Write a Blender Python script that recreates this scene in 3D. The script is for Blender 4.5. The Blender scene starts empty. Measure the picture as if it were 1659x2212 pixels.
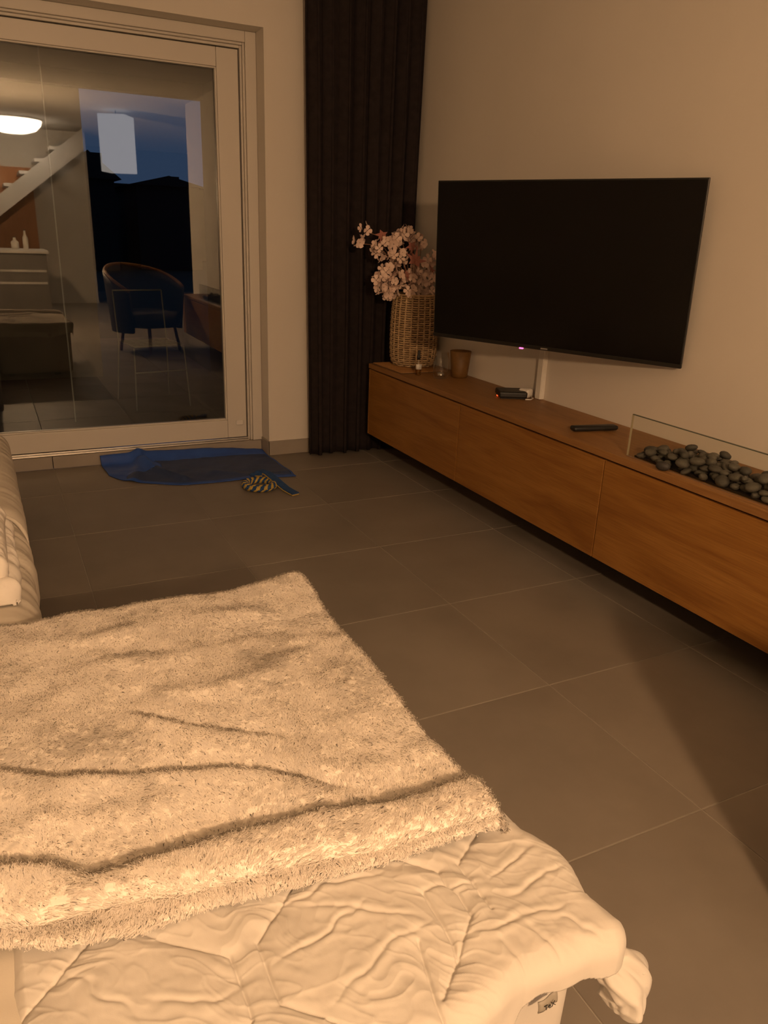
import bpy, bmesh, math, random
import numpy as np
from mathutils import Vector, Matrix

random.seed(7)
RNG = np.random.default_rng(7)
scene = bpy.context.scene
COL = scene.collection

# ------------------------------------------------------------------ camera
cam_data = bpy.data.cameras.new('camera')
cam = bpy.data.objects.new('camera', cam_data)
COL.objects.link(cam)
cam_data.sensor_fit = 'VERTICAL'
cam_data.sensor_height = 36.0
cam_data.lens = 27.094
cam_data.clip_start = 0.02
cam_data.clip_end = 200
ca = (0.8955981, -0.4433183, 0.0370526)
cb = (0.1197472, 0.3204522, 0.9396654)
cc = (0.4284444, 0.8371256, -0.3400825)
cam.matrix_world = Matrix(((ca[0], cb[0], -cc[0], -1.4209), (ca[1], cb[1], -cc[1], -1.0031),
                           (ca[2], cb[2], -cc[2], 1.2990), (0, 0, 0, 1)))
scene.camera = cam

# ------------------------------------------------------------------ world, exposure
world = bpy.data.worlds.new('dusk_sky')
scene.world = world
world.use_nodes = True
wn = world.node_tree.nodes
wn['Background'].inputs[0].default_value = (0.16, 0.27, 0.56, 1)
wn['Background'].inputs[1].default_value = 0.20
vs = scene.view_settings
vs.view_transform = 'Standard'
vs.look = 'None'
vs.exposure = 0.0
vs.gamma = 1.0
vs.use_curve_mapping = False

LAMP = (-1.24, -2.25, 1.71)
LAMP_COLOR = (1.0, 0.60, 0.31)
LAMP_STRENGTH = 1620.0

# ------------------------------------------------------------------ helpers
def link(o, parent=None):
    COL.objects.link(o)
    if parent is not None:
        o.parent = parent
    return o

def tag(o, label=None, cat=None, group=None, kind=None):
    if label: o['label'] = label
    if cat: o['category'] = cat
    if group: o['group'] = group
    if kind: o['kind'] = kind
    return o

def empty(name, loc=(0, 0, 0), rz=0.0, label=None, cat=None, group=None, kind=None):
    o = bpy.data.objects.new(name, None)
    o.empty_display_size = 0.05
    link(o)
    o.location = loc
    o.rotation_euler = (0, 0, rz)
    return tag(o, label, cat, group, kind)

def mesh_obj(name, me, mat=None, parent=None, smooth=False):
    o = bpy.data.objects.new(name, me)
    if mat is not None and not me.materials:
        me.materials.append(mat)
    if smooth:
        for p in me.polygons: p.use_smooth = True
    return link(o, parent)

def bm_obj(name, bm, mat=None, parent=None, smooth=False):
    me = bpy.data.meshes.new(name)
    bm.normal_update()
    bm.to_mesh(me)
    bm.free()
    return mesh_obj(name, me, mat, parent, smooth)

def add_box(bm, lo, hi, bevel=0.0, seg=2):
    vsn = [bm.verts.new((x, y, z)) for x in (lo[0], hi[0]) for y in (lo[1], hi[1]) for z in (lo[2], hi[2])]
    f = [(0, 1, 3, 2), (4, 6, 7, 5), (0, 4, 5, 1), (2, 3, 7, 6), (0, 2, 6, 4), (1, 5, 7, 3)]
    fs = [bm.faces.new([vsn[i] for i in q]) for q in f]
    if bevel > 0:
        es = set()
        for q in fs:
            for e in q.edges: es.add(e)
        bmesh.ops.bevel(bm, geom=list(es), offset=bevel, segments=seg, affect='EDGES', profile=0.5)

def box(name, lo, hi, mat, parent=None, bevel=0.0, seg=2, smooth=False):
    bm = bmesh.new()
    add_box(bm, lo, hi, bevel, seg)
    return bm_obj(name, bm, mat, parent, smooth)

def np_mesh(name, verts, faces, mat=None, parent=None, smooth=True):
    """faces: (n,k) int array or list of lists"""
    me = bpy.data.meshes.new(name)
    if isinstance(faces, np.ndarray):
        n, k = faces.shape
        me.vertices.add(len(verts))
        me.vertices.foreach_set('co', np.asarray(verts, dtype=np.float32).ravel())
        me.loops.add(n * k)
        me.loops.foreach_set('vertex_index', faces.astype(np.int32).ravel())
        me.polygons.add(n)
        me.polygons.foreach_set('loop_start', np.arange(0, n * k, k, dtype=np.int32))
        me.polygons.foreach_set('loop_total', np.full(n, k, dtype=np.int32))
        me.update(calc_edges=True)
        me.validate()
        if smooth:
            me.polygons.foreach_set('use_smooth', np.ones(n, dtype=bool))
    else:
        me.from_pydata([tuple(v) for v in verts], [], [tuple(f) for f in faces])
        me.update()
        if smooth:
            for p in me.polygons: p.use_smooth = True
    return mesh_obj(name, me, mat, parent)

def grid_faces(nu, nv):
    i = np.arange(nu - 1)[:, None] * nv + np.arange(nv - 1)[None, :]
    return np.stack([i, i + nv, i + nv + 1, i + 1], -1).reshape(-1, 4)

def tube_data(path, radius, n=8, closed=False, cap=True):
    P = np.asarray(path, float)
    m = len(P)
    rad = np.full(m, radius) if np.isscalar(radius) else np.asarray(radius, float)
    if closed:
        T = np.roll(P, -1, 0) - np.roll(P, 1, 0)
    else:
        T = np.gradient(P, axis=0)
    T /= np.linalg.norm(T, axis=1)[:, None] + 1e-12
    up = np.array([0, 0, 1.0]) if abs(T[0][2]) < 0.9 else np.array([1.0, 0, 0])
    N = np.cross(T[0], up); N /= np.linalg.norm(N)
    V = []
    for i in range(m):
        N = N - T[i] * (N @ T[i]); N /= np.linalg.norm(N) + 1e-12
        B = np.cross(T[i], N)
        for k in range(n):
            a = 2 * math.pi * k / n
            V.append(P[i] + rad[i] * (math.cos(a) * N + math.sin(a) * B))
    F = []
    for i in range(m if closed else m - 1):
        j = (i + 1) % m
        for k in range(n):
            l = (k + 1) % n
            F.append((i * n + k, i * n + l, j * n + l, j * n + k))
    if cap and not closed:
        F.append(tuple(range(n))[::-1])
        F.append(tuple((m - 1) * n + k for k in range(n)))
    return V, F

def tube(name, path, radius, mat, parent=None, n=8, closed=False, smooth=True):
    V, F = tube_data(path, radius, n, closed)
    return np_mesh(name, V, F, mat, parent, smooth)

def multi_tube(name, tubes, mat, parent=None, n=6):
    V, F = [], []
    for path, r in tubes:
        v, f = tube_data(path, r, n)
        o = len(V)
        V += v
        F += [tuple(i + o for i in q) for q in f]
    return np_mesh(name, V, F, mat, parent, True)

def lathe(name, prof, mat, parent=None, n=40, smooth=True, loc=(0, 0, 0)):
    V, F = [], []
    m = len(prof)
    for r, z in prof:
        for k in range(n):
            a = 2 * math.pi * k / n
            V.append((loc[0] + r * math.cos(a), loc[1] + r * math.sin(a), loc[2] + z))
    for i in range(m - 1):
        for k in range(n):
            l = (k + 1) % n
            F.append((i * n + k, i * n + l, (i + 1) * n + l, (i + 1) * n + k))
    if prof[0][0] > 1e-6: F.append(tuple(range(n))[::-1])
    if prof[-1][0] > 1e-6: F.append(tuple((m - 1) * n + k for k in range(n)))
    return np_mesh(name, V, F, mat, parent, smooth)

def subsurf(o, lv=2):
    m = o.modifiers.new('subdivision', 'SUBSURF'); m.levels = lv; m.render_levels = lv
    return o

def solidify(o, t, off=-1):
    m = o.modifiers.new('thickness', 'SOLIDIFY'); m.thickness = t; m.offset = off
    return o

# value noise in numpy
def _hash(ix, iy, seed):
    h = (ix.astype(np.int64) * 374761393 + iy.astype(np.int64) * 668265263 + seed * 974711) & 0xffffffff
    h = ((h ^ (h >> 13)) * 1274126177) & 0xffffffff
    h = (h ^ (h >> 16)) & 0xffff
    return h / 65535.0 * 2 - 1

def vnoise(x, y, seed=0):
    x = np.asarray(x, float); y = np.asarray(y, float)
    ix = np.floor(x); iy = np.floor(y)
    fx = x - ix; fy = y - iy
    ux = fx * fx * fx * (fx * (fx * 6 - 15) + 10); uy = fy * fy * fy * (fy * (fy * 6 - 15) + 10)
    a = _hash(ix, iy, seed); b = _hash(ix + 1, iy, seed)
    c = _hash(ix, iy + 1, seed); d = _hash(ix + 1, iy + 1, seed)
    return (a * (1 - ux) + b * ux) * (1 - uy) + (c * (1 - ux) + d * ux) * uy

def fbm(x, y, seed=0, octv=3):
    s = 0; a = 1
    for k in range(octv):
        s = s + a * vnoise(x * 2 ** k, y * 2 ** k, seed + k * 17); a *= 0.5
    return s

def seg_dist(px, py, poly):
    d = np.full(np.shape(px), 9.0)
    for (x0, y0), (x1, y1) in zip(poly[:-1], poly[1:]):
        dx, dy = x1 - x0, y1 - y0
        t = np.clip(((px - x0) * dx + (py - y0) * dy) / (dx * dx + dy * dy + 1e-12), 0, 1)
        d = np.minimum(d, np.hypot(px - x0 - t * dx, py - y0 - t * dy))
    return d

# ------------------------------------------------------------------ materials
def new_mat(name):
    m = bpy.data.materials.new(name)
    m.use_nodes = True
    nt = m.node_tree
    b = nt.nodes['Principled BSDF']
    return m, nt, b

def mat_plain(name, col, rough=0.5, metal=0.0, spec=0.5, **kw):
    m, nt, b = new_mat(name)
    b.inputs['Base Color'].default_value = (*col, 1)
    b.inputs['Roughness'].default_value = rough
    b.inputs['Metallic'].default_value = metal
    b.inputs['Specular IOR Level'].default_value = spec
    for k, v in kw.items():
        b.inputs[k.replace('_', ' ')].default_value = v
    return m

def mat_noise(name, c1, c2, scale=5.0, rough=0.6, bump=0.0, bscale=60.0, stretch=(1, 1, 1), detail=4.0, spec=0.5,
              lo=0.3, hi=0.7, sheen=0.0, bdist=0.01):
    m, nt, b = new_mat(name)
    tc = nt.nodes.new('ShaderNodeTexCoord')
    mp = nt.nodes.new('ShaderNodeMapping')
    mp.inputs['Scale'].default_value = stretch
    n = nt.nodes.new('ShaderNodeTexNoise')
    n.inputs['Scale'].default_value = scale
    n.inputs['Detail'].default_value = detail
    r = nt.nodes.new('ShaderNodeValToRGB')
    r.color_ramp.elements[0].color = (*c1, 1); r.color_ramp.elements[0].position = lo
    r.color_ramp.elements[1].color = (*c2, 1); r.color_ramp.elements[1].position = hi
    L = nt.links.new
    L(tc.outputs['Object'], mp.inputs[0]); L(mp.outputs[0], n.inputs['Vector'])
    L(n.outputs['Fac'], r.inputs[0]); L(r.outputs[0], b.inputs['Base Color'])
    b.inputs['Roughness'].default_value = rough
    b.inputs['Specular IOR Level'].default_value = spec
    if sheen: b.inputs['Sheen Weight'].default_value = sheen
    if bump:
        n2 = nt.nodes.new('ShaderNodeTexNoise'); n2.inputs['Scale'].default_value = bscale; n2.inputs['Detail'].default_value = 3
        bp = nt.nodes.new('ShaderNodeBump'); bp.inputs['Strength'].default_value = bump; bp.inputs['Distance'].default_value = bdist
        L(mp.outputs[0], n2.inputs['Vector']); L(n2.outputs['Fac'], bp.inputs['Height']); L(bp.outputs[0], b.inputs['Normal'])
    return m

def mat_wood(name, c1, c2, c3, seed=0.0, rough=0.45):
    """oak veneer, grain along the object's Y axis"""
    m, nt, b = new_mat(name)
    L = nt.links.new
    tc = nt.nodes.new('ShaderNodeTexCoord')
    oi = nt.nodes.new('ShaderNodeObjectInfo')
    ad = nt.nodes.new('ShaderNodeVectorMath'); ad.operation = 'ADD'
    sc = nt.nodes.new('ShaderNodeVectorMath'); sc.operation = 'SCALE'; sc.inputs['Scale'].default_value = 7.0
    cx = nt.nodes.new('ShaderNodeCombineXYZ')
    L(oi.outputs['Random'], cx.inputs[1]); L(oi.outputs['Random'], cx.inputs[2])
    L(cx.outputs[0], sc.inputs[0])
    L(tc.outputs['Object'], ad.inputs[0]); L(sc.outputs[0], ad.inputs[1])
    mp = nt.nodes.new('ShaderNodeMapping'); mp.inputs['Scale'].default_value = (5, 0.9, 9)
    mp.inputs['Location'].default_value = (seed, seed, seed)
    L(ad.outputs[0], mp.inputs[0])
    n1 = nt.nodes.new('ShaderNodeTexNoise'); n1.inputs['Scale'].default_value = 1.6; n1.inputs['Detail'].default_value = 6
    n1.inputs['Distortion'].default_value = 1.2
    L(mp.outputs[0], n1.inputs['Vector'])
    r = nt.nodes.new('ShaderNodeValToRGB')
    e = r.color_ramp.elements
    e[0].color = (*c1, 1); e[0].position = 0.28
    e[1].color = (*c3, 1); e[1].position = 0.75
    e2 = r.color_ramp.elements.new(0.5); e2.color = (*c2, 1)
    L(n1.outputs['Fac'], r.inputs[0])
    mp2 = nt.nodes.new('ShaderNodeMapping'); mp2.inputs['Scale'].default_value = (60, 3.0, 120)
    L(ad.outputs[0], mp2.inputs[0])
    n2 = nt.nodes.new('ShaderNodeTexNoise'); n2.inputs['Scale'].default_value = 2.0; n2.inputs['Detail'].default_value = 4
    L(mp2.outputs[0], n2.inputs['Vector'])
    mx = nt.nodes.new('ShaderNodeMix'); mx.data_type = 'RGBA'; mx.blend_type = 'MULTIPLY'
    mx.inputs['Factor'].default_value = 0.28
    r2 = nt.nodes.new('ShaderNodeValToRGB')
    r2.color_ramp.elements[0].position = 0.35; r2.color_ramp.elements[0].color = (0.35, 0.3, 0.25, 1)
    r2.color_ramp.elements[1].position = 0.6
    L(n2.outputs['Fac'], r2.inputs[0])
    L(r.outputs[0], mx.inputs[6]); L(r2.outputs[0], mx.inputs[7]); L(mx.outputs[2], b.inputs['Base Color'])
    b.inputs['Roughness'].default_value = rough
    b.inputs['Specular IOR Level'].default_value = 0.35
    bp = nt.nodes.new('ShaderNodeBump'); bp.inputs['Strength'].default_value = 0.08; bp.inputs['Distance'].default_value = 0.002
    L(n2.outputs['Fac'], bp.inputs['Height']); L(bp.outputs[0], b.inputs['Normal'])
    return m

def mat_emit(name, col, s):
    m = bpy.data.materials.new(name); m.use_nodes = True
    nt = m.node_tree; nt.nodes.clear()
    e = nt.nodes.new('ShaderNodeEmission'); e.inputs[0].default_value = (*col, 1); e.inputs[1].default_value = s
    o = nt.nodes.new('ShaderNodeOutputMaterial'); nt.links.new(e.outputs[0], o.inputs[0])
    return m

def mat_pane(name, tint, refl, rough=0.0, gmax=1.0):
    """thin coated glazing: part mirror, part clear"""
    m = bpy.data.materials.new(name); m.use_nodes = True
    nt = m.node_tree; nt.nodes.clear()
    t = nt.nodes.new('ShaderNodeBsdfTransparent'); t.inputs[0].default_value = (*tint, 1)
    g = nt.nodes.new('ShaderNodeBsdfGlossy'); g.inputs['Roughness'].default_value = rough
    g.inputs['Color'].default_value = (1, 1, 1, 1)
    f = nt.nodes.new('ShaderNodeLayerWeight'); f.inputs['Blend'].default_value = 0.12
    mr = nt.nodes.new('ShaderNodeMapRange'); mr.inputs['To Min'].default_value = refl; mr.inputs['To Max'].default_value = gmax
    x = nt.nodes.new('ShaderNodeMixShader'); o = nt.nodes.new('ShaderNodeOutputMaterial')
    L = nt.links.new
    L(f.outputs['Fresnel'], mr.inputs[0]); L(mr.outputs[0], x.inputs[0]); L(t.outputs[0], x.inputs[1]); L(g.outputs[0], x.inputs[2]); L(x.outputs[0], o.inputs[0])
    return m

M = {}
M['wall'] = mat_noise('warm_white_plaster', (0.66, 0.62, 0.56), (0.70, 0.66, 0.60), 1.5, 0.85, 0.06, 220.0, spec=0.2, bdist=0.002)
M['ceiling'] = mat_noise('ceiling_paint', (0.74, 0.71, 0.66), (0.78, 0.75, 0.70), 1.2, 0.9, spec=0.1)
M['grout'] = mat_noise('tile_grout', (0.30, 0.27, 0.23), (0.36, 0.33, 0.28), 40, 0.9)
M['skirt'] = mat_noise('skirting_tile', (0.30, 0.265, 0.225), (0.34, 0.30, 0.255), 6, 0.5)
def mat_tile():
    m, nt, b = new_mat('grey_porcelain_tile'); L = nt.links.new
    g = nt.nodes.new('ShaderNodeNewGeometry'); oi = nt.nodes.new('ShaderNodeObjectInfo')
    n = nt.nodes.new('ShaderNodeTexNoise'); n.inputs['Scale'].default_value = 2.6; n.inputs['Detail'].default_value = 6; n.inputs['Roughness'].default_value = 0.6
    cx = nt.nodes.new('ShaderNodeCombineXYZ'); sc = nt.nodes.new('ShaderNodeVectorMath'); sc.operation = 'SCALE'; sc.inputs['Scale'].default_value = 30
    ad = nt.nodes.new('ShaderNodeVectorMath'); ad.operation = 'ADD'
    L(oi.outputs['Random'], cx.inputs[2]); L(cx.outputs[0], sc.inputs[0]); L(sc.outputs[0], ad.inputs[0]); L(g.outputs['Position'], ad.inputs[1])
    L(ad.outputs[0], n.inputs['Vector'])
    r = nt.nodes.new('ShaderNodeValToRGB')
    r.color_ramp.elements[0].position = 0.3; r.color_ramp.elements[0].color = (0.196, 0.171, 0.144, 1)
    r.color_ramp.elements[1].position = 0.72; r.color_ramp.elements[1].color = (0.246, 0.215, 0.182, 1)
    L(n.outputs['Fac'], r.inputs[0]); L(r.outputs[0], b.inputs['Base Color'])
    b.inputs['Roughness'].default_value = 0.52; b.inputs['Specular IOR Level'].default_value = 0.4
    n2 = nt.nodes.new('ShaderNodeTexNoise'); n2.inputs['Scale'].default_value = 90; n2.inputs['Detail'].default_value = 4
    L(ad.outputs[0], n2.inputs['Vector'])
    bp = nt.nodes.new('ShaderNodeBump'); bp.inputs['Strength'].default_value = 0.05; bp.inputs['Distance'].default_value = 0.003
    L(n2.outputs['Fac'], bp.inputs['Height']); L(bp.outputs[0], b.inputs['Normal'])
    return m
M['tile'] = mat_tile()
M['oak'] = mat_wood('oak_veneer', (0.24, 0.100, 0.020), (0.31, 0.140, 0.030), (0.37, 0.178, 0.042))
M['oak_top'] = mat_wood('oak_worktop', (0.25, 0.120, 0.038), (0.31, 0.155, 0.050), (0.35, 0.18, 0.062), 3.0, 0.5)
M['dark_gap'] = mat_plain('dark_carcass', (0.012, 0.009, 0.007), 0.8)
M['frame'] = mat_plain('white_window_profile', (0.62, 0.585, 0.53), 0.38)
M['alu'] = mat_plain('brushed_aluminium', (0.75, 0.72, 0.68), 0.3, 1.0)
M['glass'] = mat_pane('coated_glazing', (0.86, 0.90, 0.88), 0.080, 0.014)
M['screenglass'] = mat_pane('clear_glass_sheet', (0.955, 0.965, 0.94), 0.015, gmax=0.5)
M['glassedge'] = mat_plain('green_glass_edge', (0.05, 0.07, 0.045), 0.15)
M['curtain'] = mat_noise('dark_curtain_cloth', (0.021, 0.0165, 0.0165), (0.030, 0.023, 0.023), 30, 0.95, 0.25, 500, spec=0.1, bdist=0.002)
M['black'] = mat_plain('black_plastic', (0.012, 0.011, 0.010), 0.45)
M['blacktv'] = mat_plain('black_bezel', (0.008, 0.0075, 0.007), 0.35)
M['screen'] = mat_plain('dark_screen', (0.0035, 0.003, 0.0025), 0.16, spec=0.22)
M['white_plastic'] = mat_plain('white_plastic', (0.70, 0.67, 0.62), 0.4)
M['duct'] = mat_plain('white_duct', (0.72, 0.69, 0.63), 0.5)
M['logo'] = mat_plain('grey_logo', (0.35, 0.33, 0.3), 0.35, 0.6)
M['led'] = mat_emit('standby_light', (1.0, 0.08, 0.28), 5.0)
M['led2'] = mat_emit('orange_status_light', (1.0, 0.10, 0.02), 2.0)
M['stone'] = mat_noise('grey_pebble', (0.072, 0.066, 0.057), (0.132, 0.120, 0.104), 9, 0.62, 0.15, 120, bdist=0.003)
M['stone_dark'] = mat_noise('dark_pebble', (0.05, 0.046, 0.041), (0.09, 0.083, 0.074), 9, 0.6, 0.15, 120, bdist=0.003)
M['wicker'] = mat_noise('natural_wicker', (0.36, 0.235, 0.12), (0.56, 0.40, 0.23), 40, 0.6)
M['wicker_dark'] = mat_noise('dark_wicker', (0.09, 0.055, 0.028), (0.15, 0.095, 0.05), 40, 0.8)
M['petal'] = mat_noise('pale_pink_petal', (0.74, 0.54, 0.46), (0.84, 0.66, 0.58), 25, 0.7)
M['leaf'] = mat_noise('dusty_pink_leaf', (0.34, 0.13, 0.105), (0.46, 0.20, 0.16), 25, 0.7)
M['stem'] = mat_plain('brown_stem', (0.24, 0.13, 0.08), 0.7)
M['fleece'] = mat_noise('cream_fleece', (0.80, 0.745, 0.68), (0.86, 0.81, 0.75), 12, 0.9, spec=0.1)
def mat_fleece():
    m, nt, b = new_mat('cream_fleece_fibre'); L = nt.links.new
    d = nt.nodes.new('ShaderNodeBsdfDiffuse'); t = nt.nodes.new('ShaderNodeBsdfTranslucent'); x = nt.nodes.new('ShaderNodeMixShader')
    d.inputs[0].default_value = (0.88, 0.83, 0.77, 1); t.inputs[0].default_value = (0.88, 0.83, 0.77, 1); x.inputs[0].default_value = 0.38
    L(d.outputs[0], x.inputs[1]); L(t.outputs[0], x.inputs[2]); L(x.outputs[0], nt.nodes['Material Output'].inputs[0])
    nt.nodes.remove(b)
    return m
M['fleece'] = mat_fleece()
M['fleece_base'] = mat_plain('cream_fleece_backing', (0.84, 0.79, 0.72), 0.95, spec=0.05)
M['duvet'] = mat_noise('white_cotton', (0.58, 0.55, 0.51), (0.62, 0.59, 0.55), 8, 0.8, 0.12, 900, spec=0.15, sheen=0.1, bdist=0.0012)
M['cover'] = mat_noise('offwhite_stretch_cover', (0.60, 0.555, 0.485), (0.66, 0.615, 0.54), 8, 0.85, 0.15, 700, spec=0.15, bdist=0.0015)
M['blanket'] = mat_noise('white_blanket_cloth', (0.74, 0.70, 0.65), (0.80, 0.76, 0.71), 12, 0.9, 0.2, 600, spec=0.1, bdist=0.0015)
M['blue_hem'] = mat_noise('royal_blue_nylon', (0.014, 0.062, 0.30), (0.022, 0.085, 0.38), 14, 0.55, 0.2, 120, bdist=0.003)
M['blue_panel'] = mat_noise('slate_blue_nylon', (0.020, 0.040, 0.120), (0.028, 0.053, 0.15), 10, 0.6, 0.2, 90, bdist=0.003)
M['rope_blue'] = mat_noise('navy_fleece', (0.012, 0.05, 0.16), (0.02, 0.075, 0.23), 60, 0.95, 0.3, 300)
M['rope_yellow'] = mat_noise('yellow_fleece', (0.42, 0.29, 0.06), (0.55, 0.40, 0.10), 60, 0.95, 0.3, 300)
M['clear'] = mat_pane('clear_drinking_glass', (0.97, 0.97, 0.96), 0.03, gmax=0.4)
M['amber'] = mat_noise('frosted_amber_glass', (0.13, 0.062, 0.013), (0.19, 0.095, 0.024), 30, 0.55)
M['liquid'] = mat_pane('pale_yellow_liquid', (0.85, 0.72, 0.45), 0.03)
M['wax'] = mat_plain('white_wax', (0.78, 0.75, 0.7), 0.5, Subsurface_Weight=0.0)
M['tin'] = mat_plain('tealight_tin', (0.7, 0.68, 0.65), 0.3, 1.0)
M['paper'] = mat_plain('white_paper_label', (0.75, 0.72, 0.66), 0.7)
M['ink'] = mat_plain('black_ink', (0.02, 0.02, 0.02), 0.7)
M['tagcloth'] = mat_plain('grey_satin_tag', (0.30, 0.275, 0.235), 0.5)
M['rug_tray'] = mat_plain('dark_burner_tray', (0.02, 0.019, 0.018), 0.5, 0.5)
M['white_metal'] = mat_plain('white_metal', (0.26, 0.255, 0.245), 0.5)
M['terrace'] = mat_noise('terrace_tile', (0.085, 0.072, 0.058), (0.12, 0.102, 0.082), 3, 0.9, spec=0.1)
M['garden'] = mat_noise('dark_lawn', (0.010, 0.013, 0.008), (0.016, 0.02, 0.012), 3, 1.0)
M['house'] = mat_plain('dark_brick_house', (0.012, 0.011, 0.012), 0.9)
M['kitchen'] = mat_plain('white_kitchen_front', (0.6, 0.58, 0.55), 0.4)
M['grey_front'] = mat_plain('grey_kitchen_front', (0.16, 0.15, 0.14), 0.5)
M['door_wood'] = mat_noise('orange_wood', (0.42, 0.16, 0.05), (0.52, 0.22, 0.075), 6, 0.5, stretch=(6, 6, 0.6))
M['leather'] = mat_noise('black_leather', (0.012, 0.011, 0.010), (0.02, 0.018, 0.017), 20, 0.5)
M['shade'] = mat_emit('lit_white_shade', (1.0, 0.86, 0.78), 1.5)
M['bulb'] = mat_emit('warm_bulb', LAMP_COLOR, LAMP_STRENGTH)

XW = 0.92        # wall behind the television
YB = 3.352       # wall with the sliding window
YP = 3.471       # plinth in the window recess
ZC = 2.62        # ceiling
XL = -4.80
YN = -8.6

# ------------------------------------------------------------------ floor
floor = box('floor', (XL, YN, -0.06), (3.6, YP, -0.0022), M['grout'])
tag(floor, 'grey porcelain tiled floor of the living room', 'floor', kind='structure')
tile_cache = {}
def tile_mesh(w, h, mat='tile'):
    k = (round(w, 4), round(h, 4), mat)
    if k not in tile_cache:
        bm = bmesh.new()
        g = 0.0016
        add_box(bm, (g, g, -0.009), (w - g, h - g, 0.0), 0.0)
        top = [e for e in bm.edges if all(abs(v.co.z) < 1e-6 for v in e.verts)]
        bmesh.ops.bevel(bm, geom=top, offset=0.0012, segments=1, affect='EDGES')
        me = bpy.data.meshes.new('tile'); bm.to_mesh(me); bm.free(); me.materials.append(M[mat])
        tile_cache[k] = me
    return tile_cache[k]
T = 0.6
for i in range(-8, 2):
    for j in range(-12, 6):
        x0, y0 = i * T, j * T
        x1, y1 = min(x0 + T, XW), min(y0 + T, YP)
        if x0 < XL or x1 - x0 < 0.02: continue
        o = bpy.data.objects.new('tile', tile_mesh(x1 - x0, y1 - y0)); link(o, floor); o.location = (x0, y0, 0)

# ------------------------------------------------------------------ walls
OPX0, OPX1, OPZ = -2.95, 0.008, 2.262
bm = bmesh.new()
add_box(bm, (OPX1, YB, 0.0), (XW + 0.2, YB + 0.34, ZC))
add_box(bm, (OPX0, YB, OPZ), (OPX1, YB + 0.34, ZC))
add_box(bm, (XL, YB, 0.0), (OPX0, YB + 0.34, ZC))
bmesh.ops.remove_doubles(bm, verts=bm.verts, dist=1e-5)
tag(bm_obj('wall_back', bm, M['wall']), 'warm white wall around the sliding window', 'wall', kind='structure')
tag(box('wall_right', (XW, -2.0, 0.0), (XW + 0.2, YB, ZC), M['wall']), 'warm white wall behind the television', 'wall', kind='structure')
tag(box('wall_left', (XL - 0.2, YN, 0.0), (XL, YB + 0.34, ZC), M['wall']), 'warm white wall left of the sofa', 'wall', kind='structure')
tag(box('wall_behind', (XL, -6.45, 0.0), (0.28, -6.2, ZC), M['wall']), 'white wall at the kitchen end of the room', 'wall', kind='structure')
tag(box('wall_passage', (3.4, YN, 0.0), (3.6, -2.0, ZC), M['curtain']), 'passage wall coloured near black to read as unlit', 'wall', kind='structure')  # curtain colour on the wall stands in for the darkness of an unlit passage
tag(box('wall_passage_end', (0.28, YN - 0.2, 0.0), (3.6, YN, ZC), M['curtain']), 'end wall of the passage coloured near black to read as unlit', 'wall', kind='structure')  # same near-black colour, again in place of missing light
tag(box('wall_passage_return', (XW + 0.2, -2.0, 0.0), (3.6, -1.8, ZC), M['wall']), 'white return wall beside the passage', 'wall', kind='structure')
tag(box('ceiling', (XL - 0.2, YN - 0.2, ZC), (3.6, YB + 0.34, ZC + 0.2), M['ceiling']), 'white ceiling', 'ceiling', kind='structure')

# skirting tiles
def skirting(name, pieces, label):
    e = empty(name, pieces[0][0], label=label, cat='baseboard', kind='structure')
    for lo, hi in pieces:
        o = box('tile', tuple(a - b for a, b in zip(lo, pieces[0][0])), tuple(a - b for a, b in zip(hi, pieces[0][0])), M['skirt'], e, 0.001, 1)
    return e
skirting('baseboard_back', [((0.0015, YB - 0.009, 0.001), (0.42, YB, 0.088)), ((0.423, YB - 0.009, 0.001), (0.915, YB, 0.088))],
         'grey skirting tiles right of the window')
skirting('baseboard_reveal', [((-0.001, YB - 0.009, 0.001), (OPX1 - 0.0002, YP, 0.088))], 'grey skirting tile on the window reveal')
pcs = []
x = -2.94
for x1 in (-2.403, -1.203, -0.0025):
    pcs.append(((x, YP, 0.0), (x1, YP + 0.06, 0.068)))
    x = x1 + 0.003
skirting('trim_1', pcs, 'grey tile upstand below the sliding window')
skirting('baseboard_right', [((XW - 0.009, -1.9 + k * 0.6, 0.001), (XW, -1.9 + k * 0.6 + 0.597, 0.07)) for k in range(8)],
         'grey skirting tiles under the wall console')

# ------------------------------------------------------------------ sliding window
win = empty('window_1', (0, 0, 0.068), label='white framed sliding window with dark night glass', cat='window', kind='structure')
def wbar(name, lo, hi, mat=M['frame'], bev=0.0035):
    return box(name, (lo[0], lo[1], lo[2] - 0.068), (hi[0], hi[1], hi[2] - 0.068), mat, win, bev, 2, False)
FX = OPX1 - 0.001
FT = OPZ - 0.001
# outer frame
fr = wbar('outer_frame_right', (-0.052, YP + 0.006, 0.069), (FX, YP + 0.12, FT))
wbar('frame_lip', (-0.064, YP + 0.018, 0.069), (-0.0525, YP + 0.12, FT - 0.052))
wbar('frame_lip', (-0.076, YP + 0.032, 0.069), (-0.0645, YP + 0.12, FT - 0.064))
wbar('outer_frame_top', (OPX0, YP + 0.006, FT - 0.052), (-0.0525, YP + 0.12, FT))
wbar('frame_lip', (OPX0, YP + 0.018, FT - 0.064), (-0.0645, YP + 0.12, FT - 0.0525))
wbar('frame_lip', (OPX0, YP + 0.032, FT - 0.078), (-0.0765, YP + 0.12, FT - 0.0645))
wbar('threshold', (OPX0, YP + 0.008, 0.069), (-0.0765, YP + 0.12, 0.077), M['alu'], 0.002)
wbar('threshold_rail', (OPX0, YP + 0.018, 0.0775), (-0.0765, YP + 0.026, 0.088), M['alu'], 0.002)
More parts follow.
